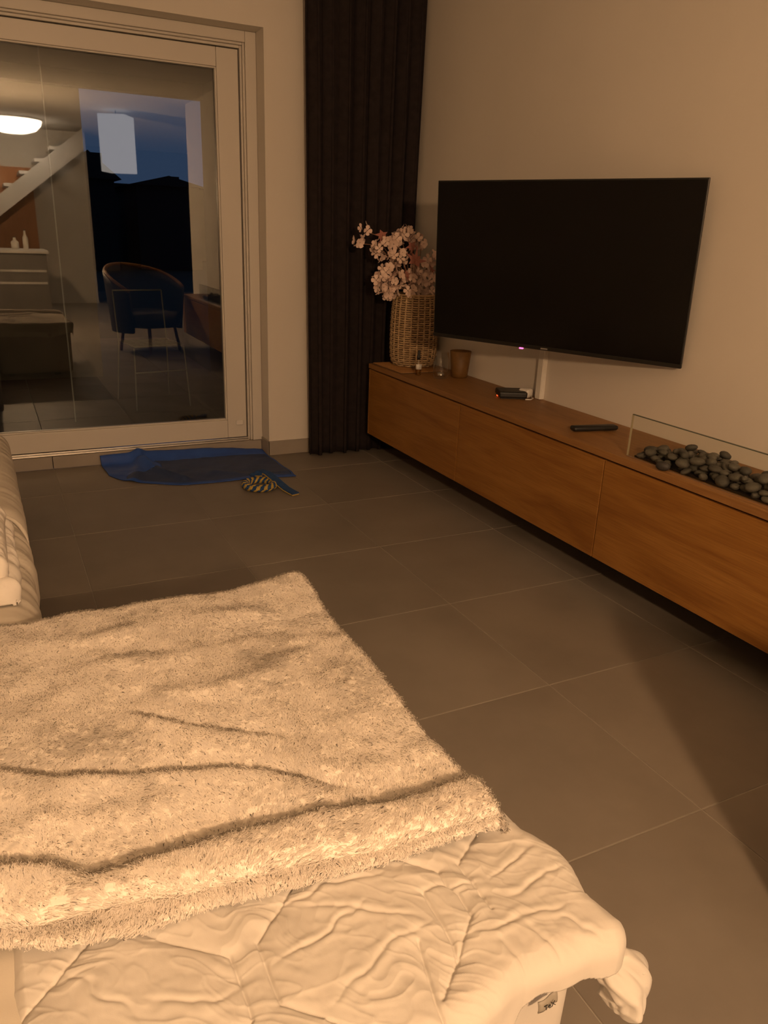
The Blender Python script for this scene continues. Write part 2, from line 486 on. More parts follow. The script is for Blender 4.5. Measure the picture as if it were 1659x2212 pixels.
# moving sash
SY = YP + 0.036
wbar('sash_stile', (-0.200, SY, 0.088), (-0.084, SY + 0.06, FT - 0.084))
wbar('sash_stile', (-2.90, SY, 0.088), (-2.78, SY + 0.06, FT - 0.084))
wbar('sash_rail_top', (-2.779, SY, 2.086), (-0.201, SY + 0.06, FT - 0.084))
wbar('sash_rail_bottom', (-2.779, SY, 0.088), (-0.201, SY + 0.06, 0.198))
# glazing beads
wbar('glazing_bead', (-0.209, SY + 0.006, 0.199), (-0.2005, SY + 0.03, 2.0855), M['frame'], 0.002)
wbar('glazing_bead', (-2.77, SY + 0.006, 0.1985), (-0.2095, SY + 0.03, 0.206), M['frame'], 0.002)
wbar('glazing_bead', (-2.77, SY + 0.006, 2.078), (-0.2095, SY + 0.03, 2.0855), M['frame'], 0.002)
wbar('glass_pane', (-2.779, SY + 0.028, 0.199), (-0.2005, SY + 0.030, 2.0855), M['glass'], 0.0)
s = wbar('lock_block', (-0.152, SY - 0.012, 0.165), (-0.106, SY - 0.0005, 0.196), M['white_plastic'], 0.005)
tag(s, 'small white lock block')

# ------------------------------------------------------------------ outside
tag(box('terrace_floor', (-4.6, YP + 0.13, -0.12), (0.44, 9.0, -0.033), M['grout']), 'terrace floor beyond the glass', 'terrace', kind='structure')
ter = bpy.data.objects['terrace_floor']
for i in range(-8, 1):
    for j in range(0, 9):
        x0, y0 = i * T, 3.62 + j * T
        w = min(T, 0.44 - x0)
        if w < 0.05: continue
        k = tile_mesh(w, T, 'terrace')
        o = bpy.data.objects.new('tile', k); link(o, ter); o.location = (x0, y0, -0.028)
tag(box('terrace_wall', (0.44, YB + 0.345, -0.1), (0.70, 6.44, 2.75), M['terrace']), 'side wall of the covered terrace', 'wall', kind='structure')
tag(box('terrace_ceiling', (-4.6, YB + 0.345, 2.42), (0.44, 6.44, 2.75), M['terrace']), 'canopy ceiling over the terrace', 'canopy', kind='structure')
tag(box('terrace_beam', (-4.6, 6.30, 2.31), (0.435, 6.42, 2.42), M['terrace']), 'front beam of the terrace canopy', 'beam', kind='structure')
tag(box('sky_block_wall', (-4.6, 6.445, -0.1), (-0.55, 6.62, 2.75), M['terrace']), 'added dark wall blocking the sky on the left of the terrace', 'wall', kind='structure')  # added wall: keeps blue sky out and gives the reflections a dark backdrop
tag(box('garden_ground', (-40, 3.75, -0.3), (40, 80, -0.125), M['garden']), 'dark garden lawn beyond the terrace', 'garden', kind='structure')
tag(box('terrace_post', (-0.968, 4.69, -0.028), (-0.960, 4.70, 2.42), M['white_metal']), 'thin white upright post on the terrace', 'post')
def house(name, x0, x1, y, zw, zr, label):
    e = empty(name, ((x0 + x1) / 2, y + 2, -0.1), label=label, cat='house')
    w = (x1 - x0) / 2
    box('walls', (-w, -2, 0), (w, 3, zw), M['house'], e)
    bm = bmesh.new()
    pts = [(-w - .2, zw), (w + .2, zw), (0, zr)]
    a = [bm.verts.new((px, -2.2, pz)) for px, pz in pts]; b = [bm.verts.new((px, 3.2, pz)) for px, pz in pts]
    bm.faces.new(a); bm.faces.new(b[::-1])
    for k in range(3): bm.faces.new((a[k], b[k], b[(k + 1) % 3], a[(k + 1) % 3]))
    bm_obj('roof', bm, M['house'], e)
    rf = bm = None
    box('chimney', (w * .4, 0, zw), (w * .4 + .4, .4, zr + .1), M['house'], e)
    return e
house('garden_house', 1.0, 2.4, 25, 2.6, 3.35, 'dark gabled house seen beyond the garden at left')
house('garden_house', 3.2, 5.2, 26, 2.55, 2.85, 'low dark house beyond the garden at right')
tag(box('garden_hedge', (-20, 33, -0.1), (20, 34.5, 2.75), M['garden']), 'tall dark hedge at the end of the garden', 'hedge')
# wire chair on the terrace
ch = empty('garden_chair', (-0.33, 5.15, -0.028), 0.15, 'white thin metal chair standing on the dark terrace', 'chair')
for sx in (-1, 1):
    tube('leg', [(0.21 * sx, -0.2, 0.0), (0.19 * sx, -0.17, 0.46)], 0.0055, M['white_metal'], ch)
    tube('leg', [(0.21 * sx, 0.26, 0.0), (0.19 * sx, 0.2, 0.46), (0.19 * sx, 0.26, 0.84)], 0.0055, M['white_metal'], ch)
tube('seat_frame', [(-.19, -.18, .47), (.19, -.18, .47), (.19, .2, .47), (-.19, .2, .47)], 0.006, M['white_metal'], ch, closed=True)
for k in range(7):
    y = -0.15 + k * 0.055
    tube('seat_slat', [(-.185, y, .472), (.185, y, .472)], 0.003, M['white_metal'], ch, 6)
tube('back_rail', [(-.19, .26, .84), (.19, .26, .84)], 0.006, M['white_metal'], ch)
tube('stretcher', [(-.2, -.185, .28), (.2, -.185, .28)], 0.005, M['white_metal'], ch)

# ------------------------------------------------------------------ pendant lamp over the kitchen island (room's light)
pl = empty('pendant_lamp', (LAMP[0], LAMP[1], LAMP[2]), label='small pendant lamp with warm bare bulb hanging behind the sofa', cat='lamp')
lathe('bulb', [(0.001, -0.06), (0.03, -0.052), (0.052, -0.03), (0.06, 0), (0.052, 0.03), (0.03, 0.052), (0.018, 0.058)], M['bulb'], pl, 20)
lathe('socket', [(0.018, 0.06), (0.022, 0.065), (0.022, 0.12), (0.008, 0.13)], M['black'], pl, 16)
tube('cord', [(0, 0, 0.13), (0, 0, ZC - LAMP[2] - 0.02)], 0.004, M['black'], pl)
lathe('ceiling_rose', [(0.05, ZC - LAMP[2] - 0.025), (0.05, ZC - LAMP[2] - 0.001)], M['black'], pl, 20)

# ------------------------------------------------------------------ wall console: four units and one worktop
XF = 0.55
ZT = 0.575
ends = [3.112, 2.094, 1.077, 0.06, -0.957]
names = ['oak wall unit at the curtain end of the console, under the wicker vase', 'oak wall unit below the television, second from the curtain',
         'oak wall unit below the pebbles and glass screen', 'oak wall unit at the near end of the console, out past the pebbles']
for k in range(4):
    y1, y0 = ends[k], ends[k + 1]
    e = empty('wall_console_unit', (XF, (y0 + y1) / 2, 0.155), label=names[k], cat='cabinet', group='wall hung oak console units')
    h = (y1 - y0) / 2
    box('body', (0.021, -h + 0.0015, 0.003), (XW - XF - 0.0005, h - 0.0015, 0.375), M['oak'] if k == 0 else M['dark_gap'], e)
    box('door', (0.0, -h + 0.0022, 0.0), (0.020, h - 0.0022 - (0.0 if k else 0.012), 0.386), M['oak'], e, 0.0012, 1)
    if k == 0:
        box('end_panel', (0.0, h - 0.0125, 0.0), (XW - XF - 0.0005, h + 0.0, 0.388), M['oak'], e, 0.001, 1)
wt = box('console_worktop', (0.0, ends[4], 0.0), (XW - XF - 0.0005, ends[0] + 0.004, 0.026), M['oak_top'], None, 0.0012, 1)
wt.location = (XF - 0.002, 0, ZT - 0.026)
tag(wt, 'long oak worktop lying over the wall hung console', 'worktop')
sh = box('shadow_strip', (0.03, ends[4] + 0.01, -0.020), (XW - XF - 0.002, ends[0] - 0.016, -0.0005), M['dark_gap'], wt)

# ------------------------------------------------------------------ television on its wall arm
yaw, tilt = 0.423, 0.046
u = Vector((math.sin(yaw), -math.cos(yaw), 0)); n = Vector((-math.cos(yaw), -math.sin(yaw), 0))
up = Vector((0, 0, 1)) * math.cos(tilt) + n * math.sin(tilt)
yb = up.cross(u)
tv = empty('television', label='large black flat television on an arm, turned out from the wall', cat='television')
tv.matrix_world = Matrix(((u.x, yb.x, up.x, 0.626), (u.y, yb.y, up.y, 1.608), (u.z, yb.z, up.z, 1.191), (0, 0, 0, 1)))
TW, TH = 1.145, 0.658
box('panel', (-TW / 2, 0.002, -TH / 2), (TW / 2, 0.012, TH / 2), M['blacktv'], tv, 0.002, 2)
box('back_housing', (-TW / 2 + .12, 0.0125, -TH / 2 + 0.03), (TW / 2 - .12, 0.042, 0.1), M['black'], tv, 0.012, 3)
box('screen', (-TW / 2 + .006, 0.0, -TH / 2 + .016), (TW / 2 - .006, 0.0018, TH / 2 - .006), M['screen'], tv)
box('bezel_strip', (-TW / 2, -0.001, -TH / 2), (TW / 2, 0.0018, -TH / 2 + .0155), M['blacktv'], tv, 0.0008, 1)
tx = -TW / 2 + TW * 0.405
led = box('standby_light', (tx - .009, -0.004, -TH / 2 - 0.0055), (tx + .009, 0.006, -TH / 2 - .0005), M['led'], tv, 0.0015, 1)
tag(led, 'glowing pink standby light')
tx = -TW / 2 + TW * 0.5
box('logo', (tx - .016, -0.003, -TH / 2 + 0.004), (tx + .016, -0.0012, -TH / 2 + .010), M['logo'], tv, 0.0008, 1)
# arm
inv = tv.matrix_world.inverted()
def tl(p): return tuple(inv @ Vector(p))
arm = tube('wall_arm', [(0, 0.042, -0.02), (0, 0.09, -0.02), tl((0.80, 1.45, 1.18)), tl((0.885, 1.66, 1.18))], 0.014, M['black'], tv, 8)
bm = bmesh.new(); add_box(bm, (0.888, 1.60, 1.05), (XW - 0.0005, 1.72, 1.31), 0.003, 1)
bm.transform(inv); bm_obj('wall_plate', bm, M['black'], tv)

# cable duct on the wall
cd = empty('cable_duct', (XW - 0.0005, 1.952, ZT + 0.001), label='white vertical cable duct on the wall below the television', cat='cable duct')
box('duct_body', (-0.022, -0.021, 0.0), (0.0, 0.021, 0.40), M['duct'], cd, 0.003, 2)
box('duct_lid', (-0.026, -0.019, 0.0), (-0.0222, 0.019, 0.40), M['duct'], cd, 0.0015, 1)
# power plug with lead
pp = empty('power_adapter', (0.862, 2.003, ZT + 0.0005), 0.4, 'white power adapter lying against the cable duct', 'adapter')
bm = bmesh.new(); add_box(bm, (-.026, -.03, 0), (.026, .03, .045), 0.014, 4); bm_obj('adapter_body', bm, M['white_plastic'], pp, True)
tube('lead', [(-.0, -.03, .01), (-.02, -.055, .006), (-.05, -.06, .005), (-.075, -.045, .006)], 0.003, M['white_plastic'], pp, 6)

# media player box
mb = empty('media_box', (0.80, 2.035, ZT + 0.0005), math.radians(-24), 'small square black media box on the worktop under the television', 'media box')
bm = bmesh.new(); add_box(bm, (-.068, -.062, .004), (.068, .062, .034), 0.008, 3); bm_obj('box_body', bm, M['black'], mb, False)
box('base', (-.06, -.054, 0), (.06, .054, .0045), M['black'], mb, 0.001, 1)
tag(box('status_light', (-.0700, -.020, .004), (-.0675, .004, .0075), M['led2'], mb), 'orange status light')
tube('power_lead', [(.068, .01, .014), (.09, .012, .006), (.10, .02, .004)], 0.0025, M['black'], mb, 6)

# remote control
rc = empty('remote_control', (0.722, 1.344, ZT + 0.0006), math.radians(-11), 'slim black remote control lying on the worktop', 'remote')
bm = bmesh.new(); add_box(bm, (-.1, -.022, 0), (.1, .022, .02), 0.0085, 4)
for v in bm.verts:
    t = v.co.x / .1
    v.co.z += .004 * t * t
    if v.co.z < 0.008: v.co.y *= .85
bm_obj('remote_body', bm, M['black'], rc, True)
for k in range(9):
    for j in range(3):
        lathe('button', [(.0038, 0), (.0038, .0012), (.001, .0016)], M['blacktv'], rc, 8, loc=(-.06 + k * .016, -.011 + j * .011, .0203))

# ------------------------------------------------------------------ glass screen and pebbles
gs = empty('glass_screen', (0.588, 0, ZT + 0.0006), label='clear upright glass sheet standing in front of the pebbles', cat='glass screen')
box('glass_sheet', (-.004, -0.30, 0.0), (.004, 1.006, .150), M['screenglass'], gs)
box('polished_edge', (-.004, -0.30, .1502), (.004, 1.006, .1524), M['glassedge'], gs)
box('polished_edge', (-.004, 1.0062, 0), (.004, 1.0084, .1524), mat_plain('pale_glass_edge', (0.42, 0.36, 0.25), 0.3), gs)
box('floor_channel', (-.0065, -0.30, -0.0002), (-.0045, 1.008, .003), M['alu'], gs)
bt = empty('burner_tray', (0.70, 0.4, ZT + 0.0004), label='flat dark tray under the bed of pebbles', cat='tray')
box('tray_base', (-.098, -.70, 0), (.098, .585, .0025), M['rug_tray'], bt)
box('tray_rim', (-.100, -.70, 0), (-.098, .585, .006), M['rug_tray'], bt)
box('tray_rim', (.098, -.70, 0), (.100, .585, .006), M['rug_tray'], bt)

def stone_mesh(seed):
    bm = bmesh.new(); bmesh.ops.create_icosphere(bm, subdivisions=2, radius=1.0)
    r = random.Random(seed)
    d = [Vector((r.uniform(-1, 1), r.uniform(-1, 1), r.uniform(-1, 1))).normalized() for _ in range(5)]
    a = [r.uniform(-.16, .16) for _ in range(5)]
    for v in bm.verts:
        s = 1 + sum(ak * max(0, v.co.normalized().dot(dk)) ** 2 for ak, dk in zip(a, d))
        v.co *= s
    me = bpy.data.meshes.new('pebble'); bm.to_mesh(me); bm.free()
    for p in me.polygons: p.use_smooth = True
    me.materials.append(M['stone'] if seed % 3 else M['stone_dark'])
    return me
SM = [stone_mesh(k) for k in range(9)]
hx0, hx1, hy0, hy1, hres = 0.595, 0.800, -0.28, 0.985, 0.004
HN = (int((hx1 - hx0) / hres) + 1, int((hy1 - hy0) / hres) + 1)
HM = np.full(HN, ZT + 0.003)
HX = hx0 + np.arange(HN[0])[:, None] * hres; HY = hy0 + np.arange(HN[1])[None, :] * hres
rs = random.Random(3)
cnt = 0
targets = []
for k in range(330):
    layer = 0 if k < 130 else (1 if k < 240 else 2)
    w = (1.0, 0.82, 0.55)[layer]
    ycen = rs.uniform(hy0 + .02, hy1 - .015)
    targets.append((layer, ycen, w))
for layer, y, w in targets:
    if cnt >= 270: break
    a = rs.uniform(.015, .026); b = a * rs.uniform(.65, .9); c = a * rs.uniform(.45, .7)
    best = None
    for _ in range(14):
        xm = 0.692
        x = xm + rs.uniform(-1, 1) * (0.5 * (hx1 - hx0) * w - a * .8)
        yy = y + rs.uniform(-.04, .04)
        yy = min(max(yy, hy0 + a), hy1 - a)
        d2 = ((HX - x) / (a * .75)) ** 2 + ((HY - yy) / (a * .75)) ** 2
        msk = d2 < 1
        if not msk.any(): continue
        z = HM[msk].max()
        z = 0.75 * z + 0.25 * HM[msk].mean()
        if best is None or z < best[0]: best = (z, x, yy)
    if best is None: continue
    z, x, yy = best
    if z > ZT + 0.062: continue
    d2 = ((HX - x) / a) ** 2 + ((HY - yy) / (a * .85)) ** 2
    top = z + c + c * np.sqrt(np.clip(1 - d2, 0, 1))
    HM = np.where(d2 < 1, np.maximum(HM, top), HM)
    o = bpy.data.objects.new('pebble', SM[rs.randrange(9)]); link(o)
    o.location = (x, yy, z + c * .93); o.scale = (a, b, c)
    o.rotation_euler = (rs.uniform(-.35, .35), rs.uniform(-.35, .35), rs.uniform(0, 6.28))
    tag(o, 'smooth grey pebble heaped behind the glass sheet on the worktop', 'pebble', 'grey pebbles behind the glass screen')
    cnt += 1
lm = SM[3].copy(); lm.materials[0] = mat_noise('black_pebble', (.022, .020, .018), (.04, .036, .032), 9, .6); o = bpy.data.objects.new('pebble', lm); link(o); o.location = (0.5655, 0.815, ZT + 0.0165); o.scale = (.0165, .025, .0165); o.rotation_euler = (0, 0, 0.4)
tag(o, 'single dark pebble lying loose in front of the glass sheet', 'pebble')

# ------------------------------------------------------------------ wicker vase
VC = (0.757, 2.965)
mat_ = empty('place_mat', (0.70, 2.93, ZT + 0.0006), 0.0, 'flat woven mat under the wicker vase', 'mat')
bm = bmesh.new()
add_box(bm, (-.135, -.19, 0), (.16, .165, .0035), 0.0015, 1)
bm_obj('mat_base', bm, M['wicker_dark'], mat_)
for k in range(36):
    y = -.186 + k * .0099
    tube('mat_strand', [(-.134, y, .0042), (.159, y, .0042)], .0036, M['oak_top'], mat_, 5)
vz = ZT + 0.0095
vase = empty('wicker_vase', (VC[0], VC[1], vz), 0.0, 'tall woven wicker vase holding the pink flowers', 'vase')
VH = 0.395
def vr(z):
    t = z / VH
    pts = [(0, .102), (.04, .118), (.12, .127), (.3, .131), (.55, .131), (.8, .127), (.95, .121), (1, .119)]
    return float(np.interp(t, [p[0] for p in pts], [p[1] for p in pts]))
lathe('inner_wall', [(vr(0) - .012, 0.0)] + [(vr(z) - .0075, z) for z in np.linspace(.006, VH - .004, 14)] + [(vr(VH) - .013, VH - .004), (vr(VH) - .013, .02)], M['wicker_dark'], vase, 40)
NST = 22
for k in range(NST):
    a = 2 * math.pi * (k + .3) / NST
    path = [((vr(z) + .001) * math.cos(a), (vr(z) + .001) * math.sin(a), z) for z in np.linspace(0.002, VH - .002, 12)]
    tube('stake', path, .0052, M['wicker'], vase, 5)
row = 0
z = 0.005
while z < VH - 0.004:
    R = vr(z); m = NST * 6
    path = []
    for i in range(m):
        a = 2 * math.pi * i / m
        rr = R + .0052 * math.cos(NST * .5 * a + (math.pi if row % 2 else 0)) + random.uniform(-.0006, .0006)
        path.append((rr * math.cos(a), rr * math.sin(a), z + random.uniform(-.0008, .0008)))
    tube('weaver', path, .0047, M['wicker'], vase, 5, closed=True)
    z += .0122; row += 1
RR = vr(VH)
tube('rim', [(RR * math.cos(2 * math.pi * i / 48), RR * math.sin(2 * math.pi * i / 48), VH) for i in range(48)], .0065, M['wicker'], vase, 8, closed=True)

# flowers
def blossom_mesh(seed):
    r = random.Random(seed); V, F = [], []
    npet = 4 if seed % 2 else 5
    for p in range(npet):
        a0 = 2 * math.pi * p / npet + r.uniform(-.12, .12)
        tw = r.uniform(-.25, .25); lift = r.uniform(.15, .5); L = r.uniform(.9, 1.1)
        ring = []
        for (lx, ly) in [(0.05, 0), (.35, .30), (.75, .46), (1.0, .30), (1.06, 0), (1.0, -.30), (.75, -.46), (.35, -.30)]:
            ring.append((lx * L, ly))
        base = len(V)
        for lx, ly in ring + [(.62 * L, 0)]:
            z = lift * lx * lx * .7 + tw * ly + .22 * ly * ly - (0.07 if (lx, ly) == (.62 * L, 0) else 0)
            x = lx * math.cos(a0) - ly * math.sin(a0); y = lx * math.sin(a0) + ly * math.cos(a0)
            V.append((x, y, z))
        for i in range(8): F.append((base + i, base + (i + 1) % 8, base + 8))
    me = bpy.data.meshes.new('blossom'); me.from_pydata(V, [], F); me.update()
    for p in me.polygons: p.use_smooth = True
    me.materials.append(M['petal'])
    return me
BM = [blossom_mesh(k) for k in range(6)]
mouth = Vector((VC[0], VC[1], vz + VH))
CL = dict(A=(.417, 1.314, .026, 3), B=(.383, 1.252, .026, 3), C=(.519, 1.215, .055, 12), D=(.614, 1.179, .045, 9), E=(.595, 1.261, .034, 7),
          F=(.553, 1.104, .046, 10), G=(.513, 1.062, .035, 6), H=(.505, 1.017, .03, 5), I=(.575, 0.995, .038, 8), J=(.598, 1.063, .045, 9),
          K=(.707, 1.085, .045, 9), L=(.760, 1.118, .045, 9), M_=(.69, 1.000, .036, 8), N=(.775, 1.015, .05, 11), O=(.825, 1.070, .042, 8),
          P=(.835, 1.175, .036, 6), Q=(.706, 1.306, .036, 6), R=(.658, 1.283, .034, 6), S=(.762, 1.272, .036, 6), T=(.790, 1.251, .026, 4), U=(.83, .985, .036, 8))
BR = [('ABX', 'pink blossom sprig reaching out alone in front of the curtain', .0),
      ('CE', 'largest pale pink blossom head, upper left in the wicker vase', -.02),
      ('DJ', 'pale pink blossom head at the middle of the bouquet', -.05),
      ('FGHI', 'pale pink blossom head drooping lowest on the curtain side', -.04),
      ('RQST', 'pale pink blossom spray at the top of the bouquet beside the wall', .05),
      ('KM_', 'pale pink blossom head above the vase rim', -.055),
      ('LNOPU', 'pale pink blossom head half hidden by the television edge', .0)]
rf = random.Random(11)
for keys, lab, dy in BR:
    br = empty('blossom_branch', tuple(mouth), label=lab, cat='flower', group='artificial pink blossom branches in the wicker vase')
    ks = [k for k in CL if k in keys and not (k == 'M_' and 'M_' not in keys)]
    if keys == 'KM_': ks = ['K', 'M_']
    for kk in ks:
        x, zz, rad, cntb = CL[kk]
        c = Vector((x, 2.95 + dy + rf.uniform(-.02, .02), zz))
        p1 = Vector((rf.uniform(-.05, .05), rf.uniform(-.05, .05), -.12))
        rel = c - mouth
        if kk in ('A', 'B'):
            path = [p1, Vector((-.05, -.02, .05)), rel * .6 + Vector((0, 0, .09)), rel + Vector((.01, 0, -.01)), rel]
        else:
            path = [p1, Vector((rel.x * .25, rel.y * .25, .03)), rel * .7 + Vector((0, 0, .02)), rel]
        tube('stem', [tuple(p) for p in path], .0022, M['stem'], br, 5)
        cntb = int(cntb * 1.45)
        for b in range(cntb):
            th = math.acos(1 - 2 * (b + .5) / cntb); ph = b * 2.39996 + rf.uniform(-.3, .3)
            d = Vector((math.sin(th) * math.cos(ph), math.sin(th) * math.sin(ph), math.cos(th)))
            o = bpy.data.objects.new('blossom', BM[rf.randrange(6)]); link(o, br)
            o.location = rel + d * rad * rf.uniform(.75, 1.0)
            s = rf.uniform(.021, .028)
            o.scale = (s, s, s)
            dd = (d + Vector((rf.uniform(-.4, .4), -.35 + rf.uniform(-.4, .4), rf.uniform(-.3, .3)))).normalized()
            o.rotation_mode = 'QUATERNION'; o.rotation_quaternion = dd.to_track_quat('Z', 'Y')
def maple_mesh():
    out = []
    tips = [(-130, .55), (-75, .85), (-38, .5), (0, 1.15), (38, .5), (75, .85), (130, .55)]
    for i, (a, L) in enumerate(tips):
        out.append((L * math.sin(math.radians(a)), L * math.cos(math.radians(a))))
        if i < 6:
            b = (a + tips[i + 1][0]) / 2
            out.append((.34 * math.sin(math.radians(b)), .34 * math.cos(math.radians(b))))
    out.append((0, -.22))
    V = [(x, y, .18 * (x * x) - .12 * y * y) for x, y in out] + [(0, .1, 0)]
    nn = len(out)
    F = [(i, (i + 1) % nn, nn) for i in range(nn)]
    me = bpy.data.meshes.new('leaf'); me.from_pydata(V, [], F); me.update(); me.materials.append(M['leaf'])
    return me
MM = maple_mesh()
for (x, yv, zz, s, rot, lab) in [(.527, 2.95, 1.290, .062, (-1.3, .2, .2), 'dusty pink leaf sprig standing at the top left of the bouquet'),
                           (.683, 2.90, 1.240, .062, (-1.4, -.1, .3), 'dusty pink leaf sprig at the upper middle of the bouquet'),
                           (.694, 2.875, 1.165, .085, (1.4, .3, .0), 'large dusty pink leaf sprig hanging at the centre of the bouquet'),
                           (.640, 2.86, 1.092, .05, (1.2, .2, .5), 'small dusty pink leaf sprig between the middle blossoms'),
                           (.832, 2.93, 1.118, .05, (1.2, .5, .4), 'dark pink leaf sprig close to the television edge')]:
    e = empty('leaf_sprig', (x, yv, zz), label=lab, cat='leaf', group='dusty pink leaf sprigs in the bouquet')
    o = bpy.data.objects.new('leaf', MM); link(o, e); o.scale = (s, s, s); o.rotation_euler = rot
    o2 = bpy.data.objects.new('leaf', MM); link(o2, e); o2.scale = (s * .7,) * 3; o2.location = (.012, .012, -.02); o2.rotation_euler = (rot[0] * .8, rot[1] + .8, rot[2] + .5)
    rel = mouth - Vector((x, yv, zz))
    tube('stem', [(0, 0, 0), tuple(rel * .5 + Vector((0, .01, 0))), tuple(rel + Vector((0, 0, -.1)))], .002, M['stem'], e, 5)

# perfume bottle, tumbler, amber glass
pb = empty('spray_bottle', (0.640, 2.682, ZT + 0.0006), 0.45, 'small clear spray bottle with black cap and white label', 'bottle')
lathe('bottle_glass', [(.014, 0), (.017, .002), (.017, .064), (.014, .072), (.007, .078), (.007, .09)], M['clear'], pb, 28)
lathe('liquid', [(.0155, .003), (.0155, .032), (.001, .032)], M['liquid'], pb, 24)
lathe('dip_tube', [(.0012, .006), (.0012, .085)], M['white_plastic'], pb, 8)
lathe('cap', [(.0095, .086), (.0095, .1), (.008, .104), (.0068, .134), (.006, .1355)], M['black'], pb, 24)
lab = empty('x'); bpy.data.objects.remove(lab)
V, F = [], []
for zi in (.034, .062):
    for k in range(17):
        a = math.radians(-190 + k * 10); V.append((.0175 * math.cos(a), .0175 * math.sin(a), zi))
for k in range(16): F.append((k, k + 1, 18 + k, 17 + k))
pl_ = np_mesh('paper_label', V, F, M['paper'], pb, True); solidify(pl_, .0006, 1)
for q_, (zz, a0, a1) in enumerate([(.056, -110, -70), (.051, -120, -60), (.047, -115, -65), (.043, -120, -80)]):
    V, F = [], []
    for zi in (zz, zz + (.002 if q_ == 0 else .001)):
        for k in range(7):
            a = math.radians(a0 + k * (a1 - a0) / 6 - 20); V.append((.0183 * math.cos(a), .0183 * math.sin(a), zi))
    for k in range(6): F.append((k, k + 1, 8 + k, 7 + k))
    np_mesh('print_line', V, F, M['ink'], pb, True)

tb = empty('candle_tumbler', (0.713, 2.562, ZT + 0.0006), 0, 'clear glass tumbler with a tealight inside', 'tumbler')
lathe('tumbler_glass', [(.026, 0), (.035, .003), (.041, .02), (.044, .06), (.043, .1), (.039, .14), (.037, .14), (.041, .1), (.042, .06), (.039, .022), (.032, .012), (.001, .011)], M['clear'], tb, 40)
lathe('tealight_cup', [(.018, .0125), (.0195, .013), (.0195, .03), (.0188, .03), (.0188, .016)], M['tin'], tb, 28)
lathe('tealight_wax', [(.0185, .0135), (.0185, .027), (.001, .0275)], M['wax'], tb, 28)
lathe('wick', [(.0008, .027), (.0008, .034)], M['ink'], tb, 6)

ag = empty('amber_candle_glass', (0.838, 2.575, ZT + 0.0006), 0, 'tapered frosted amber candle glass beside the tumbler', 'candle glass')
lathe('glass_body', [(.04, 0), (.0445, .004), (.0475, .04), (.0575, .141), (.0560, .1415), (.046, .045), (.043, .014), (.001, .012)], M['amber'], ag, 44)

# ------------------------------------------------------------------ curtain
NU, NV = 240, 40
su = np.linspace(0, 1, NU); sv = np.linspace(0, 1, NV)
UU, VV = np.meshgrid(su, sv, indexing='ij')
z = 0.012 + (ZC - 0.03 - 0.012) * VV
xl = 0.232 - 0.036 * VV; xr = 0.875 + 0.02 * VV
ph = UU * 2 * math.pi * 8.0 + 0.5 * np.sin(UU * 9)
amp = 0.042 * (0.75 + 0.25 * np.sin(UU * 17 + 1)) * (1.0 - 0.25 * VV)
x = xl + (xr - xl) * UU + 0.018 * np.sin(2 * ph) * (1 - .3 * VV)
y = 3.252 + amp * np.sin(ph + 0.3 * np.sin(VV * 2)) + 0.006 * fbm(UU * 14, VV * 2, 3)
y = np.minimum(y, 3.332)
cu = np_mesh('curtain_panel', np.stack([x, y, z], -1).reshape(-1, 3), grid_faces(NU, NV), M['curtain'], None, True)
ce = empty('curtain', (0.55, 3.25, 0.0), label='dark brown pleated curtain hanging in the corner by the window', cat='curtain')
cu.parent = ce; cu.location = (-0.55, -3.25, 0)
solidify(cu, 0.003, 0)
box('curtain_track', (0.17 - .55, 3.21 - 3.25, ZC - 0.022), (0.915 - .55, 3.28 - 3.25, ZC - 0.001), M['white_plastic'], ce)

# ------------------------------------------------------------------ blue mat and braided toy
bmx = empty('cooling_mat', (-0.5, 3.2, 0.0), label='blue nylon mat lying crumpled below the window', cat='mat')
NU, NV = 110, 64
su = np.linspace(0, 1, NU); sv = np.linspace(0, 1, NV)
UU, VV = np.meshgrid(su, sv, indexing='ij')
backx = np.interp(su, [0, .12, .3, .6, 1], [-0.965, -0.86, -.66, -.36, 0.000]); backy = np.interp(su, [0, .1, .6, .95, 1], [3.455, 3.462, 3.462, 3.45, 3.44])
backz = np.interp(su, [0, .1, .3, .6, .85, 1], [.048, .052, .05, .042, .022, .008])
frx = np.interp(su, [0, .1, .2, .38, .58, .78, .92, 1], [-.945, -.90, -.84, -.62, -.40, -.2, -.06, .02]); fry = np.interp(su, [0, .1, .2, .38, .58, .78, .92, 1], [3.24, 3.14, 3.07, 2.935, 2.92, 2.935, 2.895, 2.885])
def sm(a): 
    k = np.ones(9) / 9; p = np.pad(a, 4, mode='edge'); return np.convolve(p, k, 'valid')
frx, fry, backz, backx = sm(frx), sm(fry), sm(backz), sm(backx)
X = backx[:, None] + (frx - backx)[:, None] * VV
Y = backy[:, None] + (fry - backy)[:, None] * VV
Z = 0.0035 + backz[:, None] * np.exp(-(VV / .09) ** 2) + 0.003 * (1 + fbm(X * 9, Y * 9, 5)) * (1 - np.exp(-((1 - VV) / .1) ** 2))
